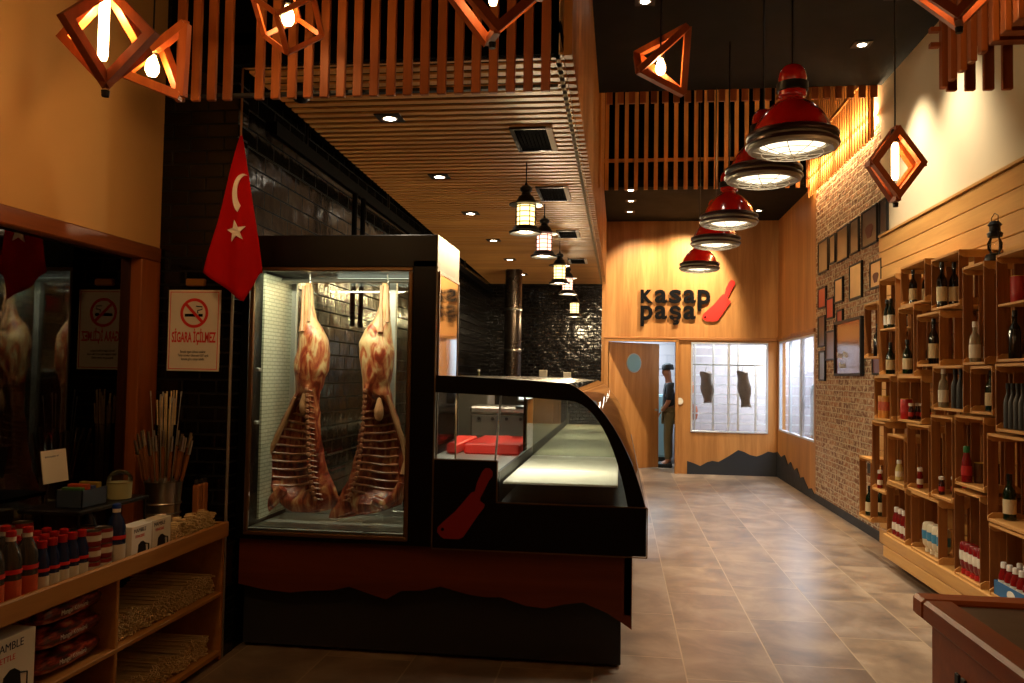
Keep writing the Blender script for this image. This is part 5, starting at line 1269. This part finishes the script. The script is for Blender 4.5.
# ================================================================== table at the lower right
tbl=thing('checkout_counter','reddish wood counter corner with a stone inlay at the lower right','counter',(1.7,2.4,0))
TX,TY,TZ=1.06,3.2,.79
fw_=.105
MB().cbox(TX,2.35,TY-fw_,TY,TZ-.075,TZ,.012).build('top_rail',M['tablewood'],tbl)
MB().cbox(TX,TX+fw_,.4,TY-fw_*.98,TZ-.075,TZ,.012).build('top_rail',M['tablewood_y'],tbl)
MB().box(TX+fw_,2.30,.5,TY-fw_,TZ-.05,TZ-.018).build('stone_inlay',flat('brown_stone_inlay','#6b5a48',.35,noise_amt=.3,nscale=12),tbl)
MB().cbox(TX+.05,2.30,.5,TY-.05,.02,TZ-.075,.004).build('body',M['tablewood'],tbl)
g=MB(); 
for i in range(8): g.cbox(TX+.042,TX+.052,2.55+i*.05,2.58+i*.05,.30,.60,.002)
g.build('vent_grille',M['black_paint'],tbl)
ph=thing('card_terminal','black rounded device lying on the stone inlay at the right edge','device',(1.42,2.85,TZ-.018))
MB().lathe([(0,0),(.055,.0),(.062,.010),(.058,.022),(.045,.028),(0,.028)],(1.47,2.93,TZ-.017),24).build('device_body',M['black_gloss'],ph,smooth=True)
MB().lathe([(.045,.0285),(.035,.033),(.03,.0285)],(1.47,2.93,TZ-.017),24,cap=False).build('device_ring',M['steel'],ph,smooth=True)

# ================================================================== cold room contents
rk=thing('hanging_rack','white steel hanging rack of close bars across the cold room window','rack',(1.8,15,0))
for z in (.76,.93,1.10,1.27,1.44,1.61,1.78,1.95,2.10): MB().box(1.08,3.6,15.0,15.03,z,z+.022).build('rack_bar',M['alu'],rk)
for x in (1.30,1.62,2.05,2.35,2.7,3.1,3.5): MB().cbox(x,x+.035,14.97,15.0,0,2.35,.004).build('rack_post',M['steel_soft'],rk)
def beef(x,y,z0,z1,label):
    r=thing('aged_beef_cut',label,'meat',(x,y,z1))
    V=[];F=[];n=14;m=12
    for i in range(n+1):
        t=i/n; z=z1+(z0-z1)*t; wv=.085+.018*math.sin(PI*min(1,t*1.25))+.012*math.sin(t*11+x); cx0=x+.05*t*(1 if x<1.8 else 1.3)
        for j in range(m):
            a=2*PI*j/m; V.append((cx0+wv*math.cos(a),y+.06*math.sin(a),z+.02*math.sin(a*2+t*5)))
    for i in range(n):
        for j in range(m): F.append((i*m+j,i*m+(j+1)%m,(i+1)*m+(j+1)%m,(i+1)*m+j))
    F.append(tuple(range(m)));F.append(tuple(range(n*m,n*m+m)))
    MB().add(V,F).build('meat_body',flat('aged_beef','#6e5c4a',.6,noise_amt=.6,nscale=14),r,smooth=True)
    MB().tube([(x,y,z1-.02),(x,y,z1+.05),(x+.02,y,z1+.09)],.006,6).build('hook',M['steel'],r)
beef(1.42,14.15,1.16,1.66,'left dark aged beef cut hanging behind the cold room window')
beef(2.02,14.15,1.10,1.68,'right dark aged beef cut hanging behind the cold room window')
rr=tag(MB().tube([(1.08,14.15,1.79),(2.45,14.15,1.79)],.012,8).build('meat_rail',M['steel']),'thin steel rail carrying the two aged cuts in the cold room','rail')
ms_=[]
for i,(x,z,cc) in enumerate(((1.26,1.40,'#b5683c'),(1.33,.95,'#a85a34'))):  # lumps and strings added in place of orange lamp reflections in the window
    r=thing('hanging_meat_piece',['orange red meat piece at the left edge of the cold room window','low reddish meat piece left in the cold room'][i],'meat',(x,15.2,z))
    MB().lathe([(0,-.16),(.05,-.13),(.075,-.03),(.06,.08),(.02,.15),(0,.16)],(x,15.25,z),12,cap=False).build('meat_body',flat('meat_tone_%d'%i,cc,.5,noise_amt=.4,nscale=12),r,smooth=True)
    MB().tube([(x,15.25,z+.14),(x,15.25,2.3)],.004,5).build('string',M['steel_soft'],r)
cs=thing('steel_shelving','white shelving behind the side windows of the cold room','shelving',(3.6,13,0))
for z in (.4,.8,1.2,1.6,2.0): MB().cbox(3.3,3.9,11.5,14.6,z,z+.03,.004).build('shelf_board',M['alu'],cs)
for y in (11.5,12.5,13.5,14.57): MB().cbox(3.28,3.31,y,y+.03,0,2.2,.003).build('upright',M['steel_soft'],cs)
fdr=thing('white_freezer','pale blue grey chest unit inside the cold room side window','freezer',(3.05,12.4,0))
MB().cbox(2.85,3.2,12.2,12.9,.02,1.5,.02).build('body',flat('pale_blue_unit','#8fa6b4',.4),fdr); MB().cbox(2.83,2.85,12.22,12.88,.1,1.45,.006).build('door',flat('pale_blue_door','#a5b8c2',.4),fdr)
for (x,y,p) in ((1.75,14.5,42),(3.2,12.2,130),(3.1,14.9,170)):
    l=light('AREA','cold_room_light',(x,y,2.75),p,(.80,.90,1),1.0,(0,0,0),sy=.5)
light('AREA','corridor_light',(.2,15.2,2.65),90,(.72,.90,1),.9,(0,0,0),sy=.6)
ck=thing('corridor_cabinet','pale blue cabinet with dark base seen through the open doorway','cabinet',(.75,15.6,0))
MB().cbox(.35,.95,15.3,15.8,.12,1.25,.01).build('body',flat('blue_grey_cabinet','#6f94a0',.4),ck); MB().cbox(.36,.94,15.32,15.8,0,.12,.004).build('plinth',M['black_paint'],ck); MB().cbox(.37,.93,15.288,15.3,.15,1.22,.004).build('door',flat('blue_grey_door','#7fa2ac',.4),ck)

# ================================================================== person in the doorway
def skin(name,pts,edges,rad,mat,parent,sub=2):
    me=bpy.data.meshes.new(name); me.from_pydata([Vector(p)-wloc(parent) for p in pts],edges,[])
    o=bpy.data.objects.new(name,me); COL.objects.link(o); o.parent=parent; me.materials.append(mat)
    sk_=o.modifiers.new('Skin','SKIN'); me.skin_vertices[0].data
    for i,r in enumerate(rad):
        v=me.skin_vertices[0].data[i]; v.radius=(r,r) if not isinstance(r,tuple) else r
    me.skin_vertices[0].data[0].use_root=True
    sk_.use_smooth_shade=True
    s2=o.modifiers.new('Subdiv','SUBSURF'); s2.levels=sub; s2.render_levels=sub
    return o
px_,py_=.86,14.75
pr_=thing('person','person in a dark cap and dark shirt with khaki trousers standing in the bright doorway','person',(px_,py_,0))
skinm=flat('skin_tone','#8a5a40',.5)
def pp(x,y,z): return (px_+x,py_+y,z)
pts=[pp(0,0,.95),pp(0,0,1.12),pp(.0,0,1.32),pp(-.01,0,1.45),pp(-.02,0,1.54),pp(-.035,0,1.64),pp(-.03,0,1.74),
 pp(0,.18,1.42),pp(-.02,.24,1.15),pp(-.12,.22,.95),pp(0,-.18,1.42),pp(-.02,-.24,1.15),pp(-.14,-.20,.97),
 pp(0,.09,.92),pp(.0,.10,.50),pp(.02,.10,.10),pp(-.12,.10,.04),pp(0,-.09,.92),pp(-.03,-.10,.50),pp(-.02,-.10,.10),pp(-.16,-.10,.04),pp(-.135,0,1.655)]
ed=[(0,1),(1,2),(2,3),(3,4),(4,5),(5,6),(2,7),(7,8),(8,9),(2,10),(10,11),(11,12),(0,13),(13,14),(14,15),(15,16),(0,17),(17,18),(18,19),(19,20),(5,21)]
rad=[(.12,.15),(.11,.14),(.12,.16),.06,.055,.095,.07,.055,.045,.03,.055,.045,.03,.085,.06,.045,.04,.085,.06,.045,.04,.014]
skin('body',pts,ed,rad,skinm,pr_)
skin('shirt',[pts[i] for i in (0,1,2,3,7,8,10,11)],[(0,1),(1,2),(2,3),(2,4),(4,5),(2,6),(6,7)],[(.135,.165),(.13,.16),(.14,.18),.075,.075,.06,.075,.06],flat('dark_shirt','#15171c',.8),pr_)
skin('trousers',[pp(0,0,.96),pts[13],pts[14],pp(.02,.10,.12),pts[17],pts[18],pp(-.02,-.10,.12)],[(0,1),(1,2),(2,3),(0,4),(4,5),(5,6)],[(.13,.16),.10,.075,.06,.10,.075,.06],flat('khaki_cloth','#5c5236',.8),pr_)
MB().lathe([(.105,0),(.108,.05),(.09,.09),(.04,.115),(0,.12)],pp(-.03,0,1.70),18).build('cap',flat('dark_cap','#111216',.8),pr_,smooth=True)
MB().lathe([(0,0),(.07,.0),(.07,.012),(0,.014)],pp(-.13,0,1.705),14).build('cap_peak',flat('dark_cap_peak','#111216',.8),pr_,smooth=True)
for s in (-1,1): MB().cbox(px_-.20,px_+.06,py_+s*.10-.045,py_+s*.10+.045,.0,.085,.02).build('shoe',M['black_paint'],pr_)
for s in (-1,1):
    MB().lathe([(0,-.008),(.011,0),(0,.008)],pp(-.118,s*.035,1.665),8,cap=False).build('eye',M['black_letter'],pr_)
    MB().lathe([(0,-.028),(.012,-.01),(.014,.012),(0,.028)],pp(-.03,s*.10,1.65),8,cap=False).build('ear',skinm,pr_,smooth=True)
MB().tube([pp(-.12,-.035,1.588),pp(-.13,0,1.588),pp(-.12,.035,1.588)],.006,6).build('mouth',flat('lip_tone','#6a3028',.5),pr_)
for s,hx,hz in ((1,-.12,.95),(-1,-.14,.97)):
    b_=Vector(pp(hx,s*.21,hz))
    for k in range(4):
        MB().tube([b_+Vector((-.02,(k-1.5)*.018,-.02)),b_+Vector((-.05,(k-1.5)*.02,-.06)),b_+Vector((-.045,(k-1.5)*.02,-.09+.01*abs(k-1.5)))],[.010,.009,.007],7).build('finger',skinm,pr_,smooth=True)
    MB().tube([b_+Vector((-.01,-s*.02,-.01)),b_+Vector((-.03,-s*.05,-.03)),b_+Vector((-.045,-s*.055,-.055))],[.011,.010,.008],7).build('thumb',skinm,pr_,smooth=True)

# ================================================================== remaining light
# warm strip lights behind the gallery slats washing the brick
for (y,) in ((8.9,),(9.6,),(10.3,),(11.0,)):
    light('AREA','gallery_strip_light',(XR-.032,y,4.22),16,(1,.64,.30),.035,(0,0,0),sy=.60)
    light('AREA','gallery_strip_light',(XR-.03,y,4.24),16,(1,.72,.38),.04,(R(180),0,0),sy=.60)
# soft bounce of the front room lamps outside the frame
for (x,y) in ((-1.2,1.2),(.6,.6)): light('POINT','front_room_lamp',(x,y,2.9),2.2,(1,.60,.30),.08)
